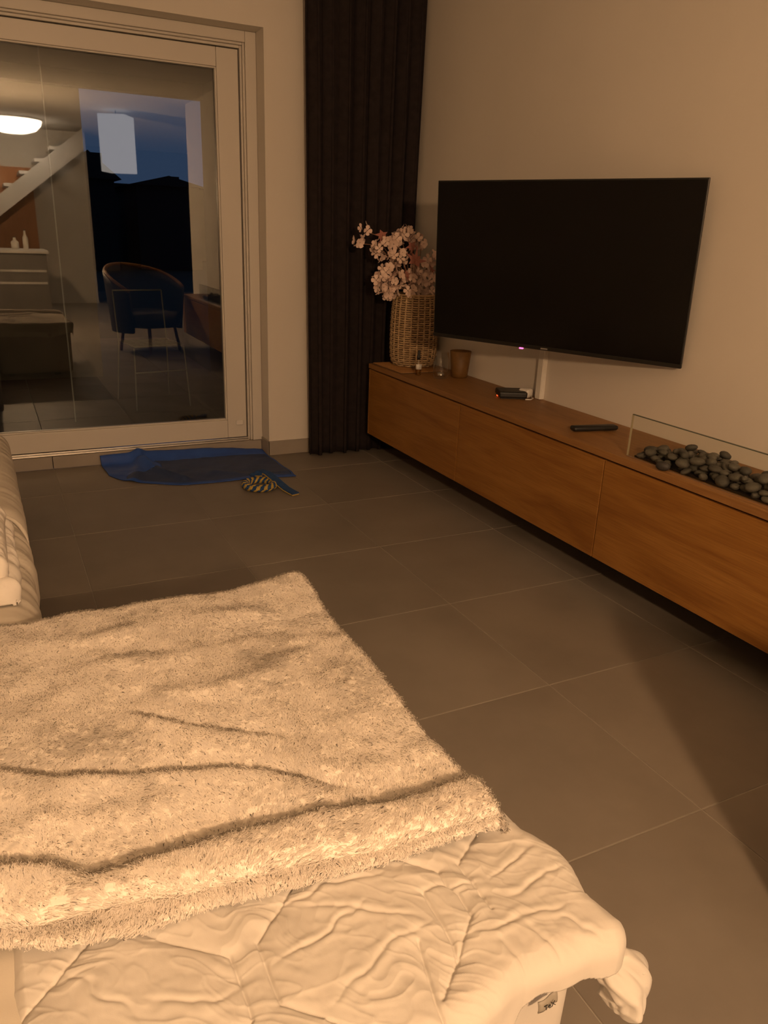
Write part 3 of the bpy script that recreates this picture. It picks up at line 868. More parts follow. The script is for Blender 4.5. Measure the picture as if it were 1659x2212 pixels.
# tent-like fold near the left end
dx = X - (-0.745 + 0.55 * (Y - 3.45) * -0.18)
Z += 0.034 * np.exp(-(dx / .030) ** 2) * np.exp(-((Y - 3.36) / .15) ** 2)
dd = seg_dist(X, Y, [(-0.72, 3.36), (-0.67, 3.2), (-0.58, 3.02)])
Z += 0.022 * np.exp(-(dd / .025) ** 2)
dd = seg_dist(X, Y, [(-0.76, 3.38), (-0.80, 3.2), (-0.83, 3.1)])
Z += 0.016 * np.exp(-(dd / .03) ** 2)
Z += 0.008 * np.exp(-(seg_dist(X, Y, [(-.4, 3.1), (-.2, 2.97), (-.02, 2.96)]) / .03) ** 2)
V = np.stack([X + 0.5, Y - 3.2, Z], -1).reshape(-1, 3)
Fm = grid_faces(NU, NV)
iu = np.arange(NU - 1)[:, None] * np.ones(NV - 1)[None, :]; iv = np.ones(NU - 1)[:, None] * np.arange(NV - 1)[None, :]
hem = ((iv < 9) | (iv > NV - 6) | (iu < 26 + 10 * np.sin(iv / 12)) | (iu > NU - 4)).ravel()
o = np_mesh('hem', V, Fm[hem], M['blue_hem'], bmx); solidify(o, 0.003, -1)
o = np_mesh('centre_panel', V, Fm[~hem], M['blue_panel'], bmx); solidify(o, 0.003, -1)
for ob in bmx.children:
    me = ob.data; bm = bmesh.new(); bm.from_mesh(me)
    bmesh.ops.delete(bm, geom=[v for v in bm.verts if not v.link_faces], context='VERTS'); bm.to_mesh(me); bm.free()

toy = empty('braided_tug_toy', (-0.240, 2.765, 0.0), label='braided blue and yellow fleece ring toy with a strap', cat='dog toy')
Rm, rm = 0.076, 0.014
def ringpath(phase, nturn, r, m=260):
    out = []
    for i in range(m):
        a = 2 * math.pi * i / m; b = nturn * a + phase
        rr = Rm + r * math.cos(b)
        out.append((rr * math.cos(a), rr * math.sin(a), 0.021 + r * math.sin(b)))
    return out
for k in range(4):
    ph = k * math.pi / 2
    tube('strand', ringpath(ph, 7 if k % 2 == 0 else 7, rm * .82), .0085, M['rope_yellow'] if k % 2 else M['rope_blue'], toy, 7, closed=True)
for k in range(4):
    ph = k * math.pi / 2 + math.pi / 4
    tube('strand', ringpath(ph, -7, rm * .90), .0060, M['rope_yellow'] if k % 2 else M['rope_blue'], toy, 6, closed=True)
def strap(name, pts, w, t, mat, side):
    P = np.array(pts, float); m = len(P); Tn = np.gradient(P, axis=0); Tn /= np.linalg.norm(Tn, axis=1)[:, None]
    S = np.cross(Tn, [0, 0, 1.0]); S /= np.linalg.norm(S, axis=1)[:, None]; N = np.cross(S, Tn)
    V, F = [], []
    for i in range(m):
        for a, b in ((-1, 0), (1, 0), (1, 1), (-1, 1)):
            V.append(P[i] + S[i] * a * w / 2 + N[i] * (b * t + side))
    for i in range(m - 1):
        for k in range(4):
            l = (k + 1) % 4; F.append((i * 4 + k, i * 4 + l, i * 4 + 4 + l, i * 4 + 4 + k))
    F += [(0, 1, 2, 3), (4 * m - 1, 4 * m - 2, 4 * m - 3, 4 * m - 4)]
    return np_mesh(name, V, F, mat, toy, False)
sp = [(.010, .06, .050), (.022, .085, .060), (.042, .09, .062), (.062, .06, .058), (.080, .01, .044), (.096, -.05, .028), (.11, -.11, .016), (.124, -.16, .012), (.133, -.19, .010)]
strap('strap_top', sp, .042, .006, M['rope_blue'], 0.0)
strap('strap_lining', sp, .043, .006, M['rope_yellow'], -0.0065)
strap('loop_band', [(-.018, .075, .044), (-.006, .082, .051), (.010, .082, .054), (.024, .078, .053)], .032, .006, M['rope_blue'], 0)

# ------------------------------------------------------------------ sofa
def cushion(name, lo, hi, r, mat, parent, res=0.025, wr=None):
    """rounded soft block as a projected grid"""
    bm = bmesh.new()
    add_box(bm, lo, hi, r, 6)
    o = bm_obj(name, bm, mat, parent, True)
    return o
sofa = empty('sofa', (-1.95, 0.4, 0.0), label='long off-white slip covered sofa along the left edge', cat='sofa')
def soft_block(name, x0, x1, y0, y1, z0, z1, r, mat, parent, ox, oy, disp, nx=60, ny=140, nskirt=14):
    """top surface plus front (+X), near and far faces as one draped sheet, then a flat bottom"""
    us = np.concatenate([np.linspace(x0, x1 - r, nx), x1 - r + np.linspace(0, r * math.pi / 2 + (z1 - r - z0), nskirt * 3)[1:]])
    ext = r * math.pi / 2 + (z1 - r - z0)
    vs_ = np.concatenate([y0 + r - np.linspace(ext, 0, nskirt * 2)[:-1], np.linspace(y0 + r, y1 - r, ny), y1 - r + np.linspace(0, ext, nskirt * 2)[1:]])
    U, W = np.meshgrid(us, vs_, indexing='ij')
    oxx = np.maximum(0, U - (x1 - r)); oyp = np.maximum(0, W - (y1 - r)); oym = np.maximum(0, (y0 + r) - W)
    oyy = oyp + oym; o_ = np.hypot(oxx, oyy) + 1e-9
    o2 = np.minimum(np.maximum(oxx, oyy), o_)
    o2 = np.where((oxx > 0) & (oyy > 0), np.minimum(o_, ext), o_)
    a = np.minimum(o2 / r, math.pi / 2)
    hor = r * np.sin(a); drop = r * (1 - np.cos(a)) + np.maximum(0, o2 - r * math.pi / 2)
    X = np.minimum(U, x1 - r) + np.where(o_ > 1e-6, hor * oxx / o_, 0)
    Y = np.clip(W, y0 + r, y1 - r) + np.where(o_ > 1e-6, hor * oyy * np.sign(oyp - oym) / o_, 0)
    Z = np.maximum(z1 - drop, z0)
    dz, dxx = disp(X, Y, Z, a)
    fade = np.clip((Z - z0) / (.45 * (z1 - z0)), 0, 1)
    X = X + dxx * fade; Z = np.maximum(Z + dz * fade, z0)
    V = np.stack([X - ox, Y - oy, Z - parent.location.z], -1).reshape(-1, 3)
    ob = np_mesh(name, V, grid_faces(len(us), len(vs_)), mat, parent)
    solidify(ob, min(0.012, (z1 - z0) * .12), -1)
    return ob
def sofa_disp(X, Y, Z, a):
    # wrinkles of the stretch cover running over the front edge
    t = (X + 1.42) / 0.25
    edge = np.exp(-((X + 1.45) / .12) ** 2)
    w = vnoise((Y + 0.45 * (X + 1.4)) * 30 + 3, X * 4, 2)
    w2 = vnoise((Y + 0.6 * (X + 1.4)) * 62, X * 5 + 7, 4)
    mask = np.clip(0.35 + .9 * np.exp(-((Y - 1.22) / .28) ** 2), 0, 1.1)
    amp = (0.006 * np.sign(w) * np.abs(w) ** .7 + 0.0028 * w2) * mask * (0.25 + edge)
    return amp * np.cos(a) + 0.004 * fbm(X * 3, Y * 3, 9), amp * np.sin(a) + 0.012 * np.sin(Y * 1.3)
SEAM = [-1.75, 0.10, 1.53, 2.75]
for k in range(3):
    soft_block('seat_cushion', -2.32, -1.405, SEAM[k], SEAM[k + 1], 0.16, 0.425, 0.075 if k else 0.06, M['cover'], sofa, -1.95, 0.4, sofa_disp)
yy = np.linspace(0, 1, 30)
pp_ = [(-2.3 + .85 * t + 0.36 , 0, 0) for t in yy]
# raised piping where two cushions meet, running over the front edge
pth = [(-2.30 + t * 0.82, 1.53, 0.43 + 0.0 * t) for t in np.linspace(0, 1, 14)] + [(-1.405 - .075 + .08 * math.sin(a), 1.53 - .05 * (a / 1.57), .355 + .078 * math.cos(a)) for a in np.linspace(.2, 1.57, 10)] + [(-1.40, 1.46, .2)]
V, F = tube_data([(p[0] + 1.95, p[1] - .4, p[2]) for p in pth], .007, 7)
np_mesh('piping', V, F, M['cover'], sofa)
bm = bmesh.new(); add_box(bm, (-2.35 + 1.95, -1.78 - .4, .05), (-1.47 + 1.95, 2.78 - .4, .16), .02, 2); bm_obj('base', bm, M['cover'], sofa)
bm = bmesh.new(); add_box(bm, (-2.60 + 1.95, -1.78 - .4, .05), (-2.325 + 1.95, 2.78 - .4, .80), .08, 5); bm_obj('backrest', bm, M['cover'], sofa, True)
for yy_ in (-1.6, 0.4, 2.6):
    for xx in (-2.5, -1.55):
        box('leg', (xx + 1.95 - .03, yy_ - .4 - .03, 0), (xx + 1.95 + .03, yy_ - .4 + .03, .05), M['black'], sofa)

# folded white blanket at the left edge
fb = empty('folded_blanket', (-1.70, 1.10, 0.431), label='white folded blanket lying on the sofa seat at the left edge', cat='blanket')
def fb_layer(name, z0, z1, x1, y0, y1, seed):
    def dsp(X, Y, Z, a):
        w = vnoise((Y * .9 + X * .5) * 34, (X - Y) * 7, seed); w2 = vnoise((Y + X * .7) * 75, X * 12, seed + 5)
        return 0.008 * w * np.cos(a) + 0.004 * w2, 0.008 * w * np.sin(a) + .003 * w2
    soft_block(name, -2.05, x1, y0, y1, z0, z1, (z1 - z0) * .55, M['blanket'], fb, -1.70, 1.10, dsp, 70, 90, 8)
fb_layer('blanket_fold', 0.431, 0.488, -1.432, 0.865, 1.36, 3)
fb_layer('blanket_fold', 0.486, 0.535, -1.452, 0.90, 1.34, 8)

# ------------------------------------------------------------------ ottoman
ott = empty('ottoman', (-1.13, 0.13, 0.0), label='low off-white ottoman under the quilt, pushed against the sofa', cat='ottoman')
def rounded_column(name, x0, x1, y0, y1, z0, z1, r, mat, parent, ox, oy, taper=0.03):
    bm = bmesh.new(); add_box(bm, (x0, y0, z0), (x1, y1, z1), r, 6)
    cx, cy = (x0 + x1) / 2, (y0 + y1) / 2
    for v in bm.verts:
        t = (v.co.z - z0) / (z1 - z0); s = 1 - taper * (1 - t)
        v.co.x = cx + (v.co.x - cx) * s - ox; v.co.y = cy + (v.co.y - cy) * s - oy
    return bm_obj(name, bm, mat, parent, True)
rounded_column('upholstered_body', -1.388, -0.797, -0.437, 0.70, 0.03, 0.398, 0.032, M['duvet'], ott, -1.13, 0.13, 0.015)
for sx in (-1.30, -.93):
    for sy in (-.33, .58):
        box('foot', (sx + 1.13 - .025, sy - .13 - .025, 0), (sx + 1.13 + .025, sy - .13 + .025, .032), M['black'], ott)

# ------------------------------------------------------------------ quilt
SEAMS = [
 [(-1.38, -.17), (-1.406, -0.195), (-1.453, -0.237), (-1.488, -0.267), (-1.5, -.29)],
 [(-1.38, -.18), (-1.347, -0.201), (-1.299, -0.244), (-1.246, -0.283), (-1.244, -0.319), (-1.244, -0.353), (-1.245, -0.375), (-1.258, -0.387), (-1.30, -.43)],
 [(-1.12, -.2), (-1.139, -0.217), (-1.173, -0.249), (-1.209, -0.279), (-1.209, -0.318), (-1.21, -0.346), (-1.209, -0.372), (-1.176, -0.402), (-1.141, -0.436), (-1.12, -0.46), (-1.1, -.52)],
 [(-1.02, -.21), (-0.987, -0.228), (-0.955, -0.252), (-0.937, -0.273), (-0.939, -0.303), (-0.932, -0.321), (-0.935, -0.36), (-0.961, -0.383), (-0.987, -0.41), (-1.011, -0.429), (-1.029, -0.446)],
 [(-.83, -.21), (-0.843, -0.229), (-0.88, -0.256), (-0.903, -0.273), (-0.902, -0.299), (-0.903, -0.331), (-0.904, -0.362)],
 [(-0.977, -0.301), (-0.978, -0.349), (-0.981, -0.388), (-0.987, -0.408)],
 [(-1.021, -0.367), (-1.028, -0.396), (-1.034, -0.421), (-1.04, -0.447), (-1.042, -0.47), (-1.046, -0.53)],
 [(-1.258, -.387), (-1.35, -.37), (-1.42, -.40), (-1.5, -.42)],
]
CREASES = [[(-0.956, -0.38), (-0.929, -0.388), (-0.904, -0.39), (-0.865, -0.389), (-0.829, -0.396), (-0.79, -0.403)],
           [(-0.99, -0.298), (-0.938, -0.304), (-0.895, -0.312)], [(-.775, -.285), (-.83, -.30), (-.88, -.325)], [(-.765, -.34), (-.83, -.352), (-.88, -.36)],
           [(-1.15, -.245), (-1.06, -.30), (-.99, -.345)], [(-1.21, -.315), (-1.13, -.31), (-1.05, -.28)], [(-1.16, -.40), (-1.07, -.36), (-.98, -.345)],
           [(-1.36, -.30), (-1.30, -.33), (-1.25, -.335)], [(-.92, -.40), (-.918, -.46)], [(-.875, -.40), (-.86, -.47)], [(-.83, -.41), (-.80, -.46)],
           [(-1.44, -.21), (-1.40, -.27), (-1.36, -.33)], [(-1.18, -.24), (-1.08, -.235), (-1.0, -.25)]]
def seg_dist_t(px, py, poly):
    d = np.full(np.shape(px), 9.0); tt_ = np.zeros(np.shape(px)); n_ = len(poly) - 1
    for k_, ((x0, y0), (x1, y1)) in enumerate(zip(poly[:-1], poly[1:])):
        dx, dy = x1 - x0, y1 - y0
        t = np.clip(((px - x0) * dx + (py - y0) * dy) / (dx * dx + dy * dy + 1e-12), 0, 1)
        dd_ = np.hypot(px - x0 - t * dx, py - y0 - t * dy)
        tt_ = np.where(dd_ < d, (k_ + t) / n_, tt_); d = np.minimum(d, dd_)
    return d, tt_
def quilt_z(x, y):
    z = 0.436 + 0 * x
    dmin = np.full(np.shape(x), 9.0)
    for s in SEAMS: dmin = np.minimum(dmin, seg_dist(x, y, s))
    z = z + 0.0045 * (1 - np.exp(-dmin / .010)) + 0.005 * (1 - np.exp(-dmin / .05)) - 0.0026 * np.exp(-(dmin / .0020) ** 2)
    for s in CREASES:
        d, tq = seg_dist_t(x + .006 * vnoise(x * 40, y * 40, 71), y + .006 * vnoise(x * 40, y * 40, 72), s); wq = np.sin(np.pi * tq) ** .8
        z = z + wq * (-0.0019 * np.exp(-(d / .0032) ** 2) + 0.0013 * np.exp(-((d - .008) / .006) ** 2))
    near = np.exp(-dmin / .03)
    # gathers running away from the seams
    wx = x + .02 * vnoise(x * 20, y * 20, 31); wy = y + .02 * vnoise(x * 20 + 5, y * 20, 32)
    g = vnoise((wx * .55 + wy) * 62, (wx - wy * .55) * 13, 21)
    z = z + (0.0004 + 0.0022 * near) * g
    g2 = 1 - np.abs(vnoise((wx * .3 + wy) * 26 + 9, (wx - wy * .3) * 8, 25))
    z = z + 0.0010 * (g2 ** 8 - .15)
    g3 = 1 - np.abs(vnoise((wx * .8 + wy) * 55 + 3, (wx - wy * .8) * 16, 27))
    z = z + (0.0007 + .0010 * near) * g3 ** 5
    z = z + 0.0042 * fbm(x * 6, y * 6, 12, 2) + 0.0004 * vnoise(x * 110, y * 110, 5)
    return z
def drape(us, vs_, xe, ye, r, zf, hang_cap=1.0, sag=None):
    """sheet lying on zf, rolling down past x > xe(y) and y < ye(x)"""
    U, W = np.meshgrid(us, vs_, indexing='ij')
    XE = xe(W); YE = ye(U)
    ox = np.maximum(0, U - (XE - r)); oy = np.maximum(0, (YE + r) - W)
    o = np.hypot(ox, oy) + 1e-9
    a = np.minimum(o / r, math.pi / 2)
    hor = r * np.sin(a); drop = r * (1 - np.cos(a)) + np.maximum(0, o - r * math.pi / 2) * hang_cap
    X = np.where(ox > 0, XE - r, U) + hor * ox / o
    Y = np.where(oy > 0, YE + r, W) - hor * oy / o
    return X, Y, drop, a, U, W
qu = empty('quilt', (-1.13, -0.2, 0.436), label='white padded quilt with stitched seams over the ottoman', cat='quilt')
xe = lambda y: np.interp(y, [-.52, -.49, -.446, -.389, -.34, -.31, -.269, -.248, -.168, .0, .72], [-.752, -.750, -.744, -.757, -.742, -.742, -.754, -.764, -.768, -.79, -.79])
ye = lambda x: np.interp(x, [-1.5, -1.1, -1.0, -.96, -.92, -.88, -.82, -.776, -.742], [-.50, -.488, -.480, -.474, -.464, -.468, -.470, -.478, -.480])
us = np.concatenate([np.linspace(-1.515, -0.78, 490), np.linspace(-.78, -.69, 60)[1:]])
vs_ = np.concatenate([np.linspace(-.66, -.45, 110), np.linspace(-.45, -.17, 190)[1:], np.linspace(-.17, .68, 50)[1:]])
X, Y, drop, a, U, W = drape(us, vs_, xe, ye, .034, None)
Z = quilt_z(X, Y)
# hang length: short turned hem at the right end, longer to the left
lim = np.interp(X, [-1.5, -1.02, -.955, -.925, -.90, -.75], [.30, .24, .12, .060, .052, .056]) + 0.006 * vnoise(X * 30, Y * 3, 4)
over = np.maximum(0, drop - lim)
dropc = np.minimum(drop, lim + .03)
wob = vnoise(X * 34 + 2, drop * 6 + Y * 4, 41) * np.clip(drop / .05, 0, 1)
Z = Z - dropc
Y = Y + .006 * wob
X = X + .004 * wob
# left edge sinks into the gap beside the sofa
le = np.clip((-1.478 - U) / .03, 0, 1.3); Z = Z - .05 * le ** 1.5
hemd = np.abs(drop - lim * .75); Z = Z + 0.0
V = np.stack([X + 1.13, Y + .2, Z - .436], -1).reshape(-1, 3)
qf = grid_faces(len(us), len(vs_))
qf = qf[(over.reshape(-1)[qf] < .003).all(1)]
q1 = np_mesh('quilt_cover', V, qf, M['duvet'], qu)
bm = bmesh.new(); bm.from_mesh(q1.data)
bmesh.ops.delete(bm, geom=[v for v in bm.verts if not v.link_faces], context='VERTS'); bm.to_mesh(q1.data); bm.free()
solidify(q1, 0.012, -1)
# crumpled corner hanging below the near right corner
NT, NA = 40, 44
pathc = np.array([(-.772, -.440, .380), (-.765, -.448, .368), (-.748, -.456, .352), (-.735, -.462, .330), (-.735, -.467, .306), (-.742, -.470, .288), (-.748, -.471, .280)])
tt = np.linspace(0, 1, NT); P = np.stack([np.interp(tt, np.linspace(0, 1, len(pathc)), pathc[:, k]) for k in range(3)], -1)
for k in range(3):
    pk = np.pad(P[:, k], 4, mode='edge'); P[:, k] = np.convolve(pk, np.ones(9) / 9, 'valid')
rad = np.interp(tt, [0, .2, .5, .75, .93, 1], [.012, .024, .031, .027, .014, .002])
Tn = np.gradient(P, axis=0); Tn /= np.linalg.norm(Tn, axis=1)[:, None]
V = []
for i in range(NT):
    N = np.cross(Tn[i], [0, 1, 0]); N /= np.linalg.norm(N); B = np.cross(Tn[i], N)
    for k in range(NA):
        an = 2 * math.pi * k / NA
        pl1 = 1 + .20 * math.sin(3 * an + 3 * tt[i]) + .15 * abs(math.sin(3.5 * an - 4 * tt[i] + 1)) + .08 * math.sin(9 * an + 6 * tt[i]) + .07 * float(vnoise(np.array(an * 3), np.array(tt[i] * 5), 8))
        V.append(P[i] + rad[i] * pl1 * (math.cos(an) * N + math.sin(an) * B))
V = np.array(V) - np.array([-1.13, -.2, .436])
F = []
for i in range(NT - 1):
    for k in range(NA):
        l = (k + 1) % NA; F.append((i * NA + k, i * NA + l, i * NA + NA + l, i * NA + NA + k))
co = np_mesh('crumpled_corner', V, np.array(F), M['duvet'], qu)
# flap curling round the crumpled corner
fl = []
for i in range(14):
    t = i / 13; an = math.radians(-70 + 150 * t)
    for k in range(7):
        s = k / 6
        rr = .037 - .004 * math.cos(s * 6)
        fl.append((-.733 + rr * math.cos(an) * (.55 + .45 * s), -.462 - .012 * s + .006 * math.sin(t * 5), .318 + .043 * math.sin(an) * (.5 + .5 * s)))
fl = np.array(fl) - np.array([-1.13, -.2, .436])
o = np_mesh('corner_flap', fl, grid_faces(14, 7), M['duvet'], qu); solidify(o, .003, 0); subsurf(o, 1)
# woven tag
def local_quilt(p): return (p[0] + 1.13, p[1] + .2, p[2] - .436)
tg = []
for i in range(9):
    t = i / 8
    for k in range(5):
        s = k / 4
        tg.append(local_quilt((-.889 + .031 * t, -.4575 - .003 * math.sin(s * 2.2) - .0015 * math.sin(t * 6), .367 + .004 * t - .017 * s)))
wtag = o = np_mesh('woven_tag', tg, grid_faces(9, 5), M['tagcloth'], qu); solidify(o, .0012, 0)
fc = bpy.data.curves.new('tag_text', 'FONT'); fc.body = 'TeX'; fc.size = .0100; fc.extrude = .0003; fc.align_x = 'CENTER'
fo = bpy.data.objects.new('tag_text_tmp', fc); COL.objects.link(fo)
dg = bpy.context.evaluated_depsgraph_get(); me = bpy.data.meshes.new_from_object(fo.evaluated_get(dg)); bpy.data.objects.remove(fo)
me.materials.clear(); me.materials.append(M['ink'])
to = bpy.data.objects.new('tag_lettering', me); link(to, wtag)
to.location = local_quilt((-.8725, -.4640, .3560)); to.rotation_euler = (math.radians(78), math.radians(-7), 0)

# ------------------------------------------------------------------ fleece throw
F1 = [(-1.492, 0.178), (-1.413, 0.127), (-1.292, 0.082), (-1.166, 0.042), (-1.113, 0.012), (-1.028, -0.062), (-0.96, -0.09)]
F2 = [(-1.8, -.03), (-1.497, -0.045), (-1.44, -0.065), (-1.392, -0.11), (-1.326, -0.119), (-1.195, -0.116), (-1.056, -0.13), (-0.906, -0.148), (-0.815, -0.14), (-0.772, -0.13), (-.7, -.12)]
F3 = [(-1.30, .27), (-1.264, 0.247), (-1.195, 0.179), (-1.082, 0.108), (-1.02, 0.075)]
E1 = [(-1.8, -.14), (-1.5, -0.145), (-1.468, -0.155), (-1.364, -0.171), (-1.279, -0.193), (-1.154, -0.201), (-0.986, -0.224), (-0.83, -0.231), (-.7, -.235)]
E2 = [(-1.8, -.17), (-1.501, -0.165), (-1.43, -0.2), (-1.355, -0.216), (-1.273, -0.214), (-1.137, -0.229), (-1.042, -0.235), (-0.956, -0.241), (-0.823, -0.246), (-.7, -.25)]
def fx(pl): return (lambda x: np.interp(x, [p[0] for p in pl], [p[1] for p in pl]))
f1, f2, f3, e1, e2 = map(fx, (F1, F2, F3, E1, E2))
def step(d, h, back, width):
    return np.where(d > 0, h * (1 - np.exp(-np.maximum(d, 0) / .012)) * np.exp(-np.maximum(d, 0) / width), -back * np.exp(-(d / .035) ** 2) * (1 - np.exp(d / .012) * .6))
def throw_z(x, y):
    z = 0.458 + 0.007 * fbm(x * 4.5, y * 4.5, 50, 2) + 0.0028 * fbm(x * 16, y * 16, 54, 2)
    w1 = np.clip((x + 1.7) / .05, 0, 1) * np.clip((-.97 - x) / .12, 0, 1)
    z = z + w1 * step(f1(x) - y, .017, .006, .14)
    w3 = np.clip((x + 1.30) / .06, 0, 1) * np.clip((-1.0 - x) / .10, 0, 1)
    z = z + w3 * step(f3(x) - y, .009, .004, .09)
    z = z + 0.55 * step(f2(x) - y, .050, .010, .30) * np.interp(x, [-1.5, -1.3, -.85, -.77], [1.0, 1.1, .9, .6])
    # smaller folds
    for pl, h in (([(-.92, .34), (-1.0, .29), (-1.12, .27), (-1.2, .30)], .007), ([(-1.3, .45), (-1.15, .41), (-1.0, .43), (-.9, .40)], .006),
                  ([(-1.45, .02), (-1.36, .0), (-1.28, -.01)], .007), ([(-.84, -.05), (-.93, -.06), (-1.02, -.03)], .006), ([(-1.45, .60), (-1.3, .56), (-1.1, .58), (-.95, .55)], .005)):
        d = seg_dist(x, y, pl); z = z + h * np.exp(-(d / .028) ** 2)
    return z
thr = empty('fleece_throw', (-1.13, .25, .458), label='cream fluffy fleece throw spread over the ottoman and quilt', cat='blanket')
TXE = lambda y: np.interp(y, [-.24, -.206, -.171, -.107, .003, .155, .366, .548, .642, .72, .8], [-.802, -.798, -.794, -.793, -.803, -.793, -.789, -.783, -.772, -.776, -.776])
TYE = lambda x: np.interp(x, [-1.8, -1.479, -1.424, -1.288, -1.13, -.964, -.902, -.833, -.778, -.7], [.722, .718, .702, .705, .708, .698, .708, .728, .728, .72])
R_T = .016
def throw_pos(U, W):
    XE = TXE(W); YE = TYE(U)
    ox = np.maximum(0, U - (XE - R_T)); oy = np.maximum(0, W - (YE - R_T))
    oz = np.maximum(0, (e1(U) + .018) - W)          # rolled near edge
    o = np.hypot(ox, oy) + 1e-9
    a = np.minimum(o / R_T, math.pi / 2)
    hor = R_T * np.sin(a); drop = R_T * (1 - np.cos(a)) + np.maximum(0, o - R_T * math.pi / 2)
    X = np.where(ox > 0, XE - R_T, U) + hor * ox / o
    Y = np.where(oy > 0, YE - R_T, W) + hor * oy / o
    rn = .022
    an = np.minimum(oz / rn, math.pi * .62)
    Y = np.where(oz > 0, (e1(U) + .018) - rn * np.sin(an), Y)
    Z = throw_z(X, np.maximum(Y, -.3)) - drop - rn * (1 - np.cos(an)) * .9
    Z = Z + .010 * np.exp(-(((X + .79) / .05) ** 2 + ((Y - .71) / .05) ** 2))
    # settle onto the sofa seat at the left
    return X, Y, Z
def low_pos(U, W):
    """second layer peeping out below the folded edge; W is distance from E2 (0 at edge, + away from the camera)"""
    yy = e2(U)
    rn = .010
    s = np.maximum(0, rn - W)
    an = np.minimum(s / rn, 1.6)
    Y = np.where(W < rn, yy + rn - rn * np.sin(an), yy + W)
    X = U
    XE = TXE(Y) - .004
    ox = np.maximum(0, U - (XE - .012)); ao = np.minimum(ox / .012, math.pi / 2)
    X = np.where(ox > 0, XE - .012 + .012 * np.sin(ao), U)
    Z = .4595 + .004 * fbm(X * 9, Y * 9, 77, 2) - rn * (1 - np.cos(an)) - .012 * (1 - np.cos(ao)) - np.maximum(0, ox - .019)
    return X, Y, Z
us = np.concatenate([np.linspace(-1.72, -.83, 230), np.linspace(-.83, -.70, 50)[1:]])
vs_ = np.concatenate([np.linspace(-.30, .0, 120), np.linspace(.0, .66, 170)[1:], np.linspace(.66, .81, 50)[1:]])
U, W = np.meshgrid(us, vs_, indexing='ij')
X, Y, Z = throw_pos(U, W)
o = np_mesh('fleece_sheet', np.stack([X + 1.13, Y - .25, Z - .458], -1).reshape(-1, 3), grid_faces(len(us), len(vs_)), M['fleece_base'], thr)
us2 = np.concatenate([np.linspace(-1.72, -.83, 200), np.linspace(-.83, -.76, 24)[1:]]); ws2 = np.linspace(-.006, .07, 30)
U, W = np.meshgrid(us2, ws2, indexing='ij')
X, Y, Z = low_pos(U, W)
o = np_mesh('folded_layer', np.stack([X + 1.13, Y - .25, Z - .458], -1).reshape(-1, 3), grid_faces(len(us2), len(ws2)), M['fleece_base'], thr)

def fur(name, pos, U, W, per, length, width, flow, seed, lift=.55, spread=.0035):
    rg = np.random.default_rng(seed)
    e = 1e-3
    X, Y, Z = pos(U, W); A = np.stack([X, Y, Z], -1)
    B1 = np.stack(pos(U + e, W), -1) - A; B2 = np.stack(pos(U, W + e), -1) - A
    N = np.cross(B1, B2); N /= np.linalg.norm(N, axis=1)[:, None] + 1e-9
    n = len(U)
    fl = flow(A[:, 0], A[:, 1])
    fl = fl + .38 * np.stack([vnoise(A[:, 0] * 38, A[:, 1] * 38, seed + 1), vnoise(A[:, 0] * 38, A[:, 1] * 38, seed + 2), 0 * X], -1)
    fl = fl + .22 * np.stack([vnoise(A[:, 0] * 110, A[:, 1] * 110, seed + 3), vnoise(A[:, 0] * 110, A[:, 1] * 110, seed + 4), 0 * X], -1)
    fl = fl - N * (fl * N).sum(1)[:, None]
    tipc = A + N * (length * lift) + fl * (length * .85)
    # blades
    root = np.repeat(A, per, 0) + rg.normal(0, spread, (n * per, 3)) * [1, 1, .15]
    Nn = np.repeat(N, per, 0); Fl = np.repeat(fl, per, 0)
    ln = length * rg.uniform(.7, 1.15, (n * per, 1))
    tip = .45 * np.repeat(tipc, per, 0) + .55 * (root + Nn * ln * lift + Fl * ln * .85) + rg.normal(0, .0011, (n * per, 3))
    mid = root + Nn * ln * lift * .55 + (tip - root) * .38
    root = root - Nn * .0012
    side = np.cross(tip - root, Nn + rg.normal(0, .5, (n * per, 3))); side /= np.linalg.norm(side, axis=1)[:, None] + 1e-9
    w = width * rg.uniform(.7, 1.2, (n * per, 1))
    V = np.stack([root - side * w * .5, root + side * w * .5, mid + side * w * .5, mid - side * w * .5, tip + side * w * .22, tip - side * w * .22], 1).reshape(-1, 3)
    b = np.arange(n * per)[:, None] * 6
    F = np.concatenate([b + [[0, 1, 2, 3]], b + [[3, 2, 4, 5]]], 0)
    V = V - np.array([-1.13, .25, .458])
    o = np_mesh(name, V, F, M['fleece'], thr)
    # fibres are round in cross-section: shade them around the cloth normal
    bn = Nn + .40 * (tip - root) / length + rg.normal(0, .04, (n * per, 3)); bn /= np.linalg.norm(bn, axis=1)[:, None]
    o.data.normals_split_custom_set_from_vertices(np.repeat(bn, 6, 0).astype(np.float32))
    tag(o, kind='stuff')
    return o
def flow_top(x, y):
    a = -1.9 + .9 * vnoise(x * 6, y * 6, 61) + .5 * vnoise(x * 14, y * 14, 62)
    return np.stack([np.cos(a), np.sin(a), 0 * x], -1)
rg = np.random.default_rng(5)
def samp(n, u0, u1, w0, w1): return rg.uniform(u0, u1, n), rg.uniform(w0, w1, n)
U, W = samp(37000, -1.66, -.745, -.262, .765)
ok = (W > e1(U) - .028); U, W = U[ok], W[ok]
fur('fleece_pile', throw_pos, U, W, 11, .0092, .0011, flow_top, 100, lift=.20)
U, W = samp(3400, -1.66, -.785, -.004, .045)
fur('fleece_pile', low_pos, U, W, 10, .0105, .0011, lambda x, y: np.stack([0 * x - .15, 0 * x - .9, 0 * x], -1), 200, lift=.32)

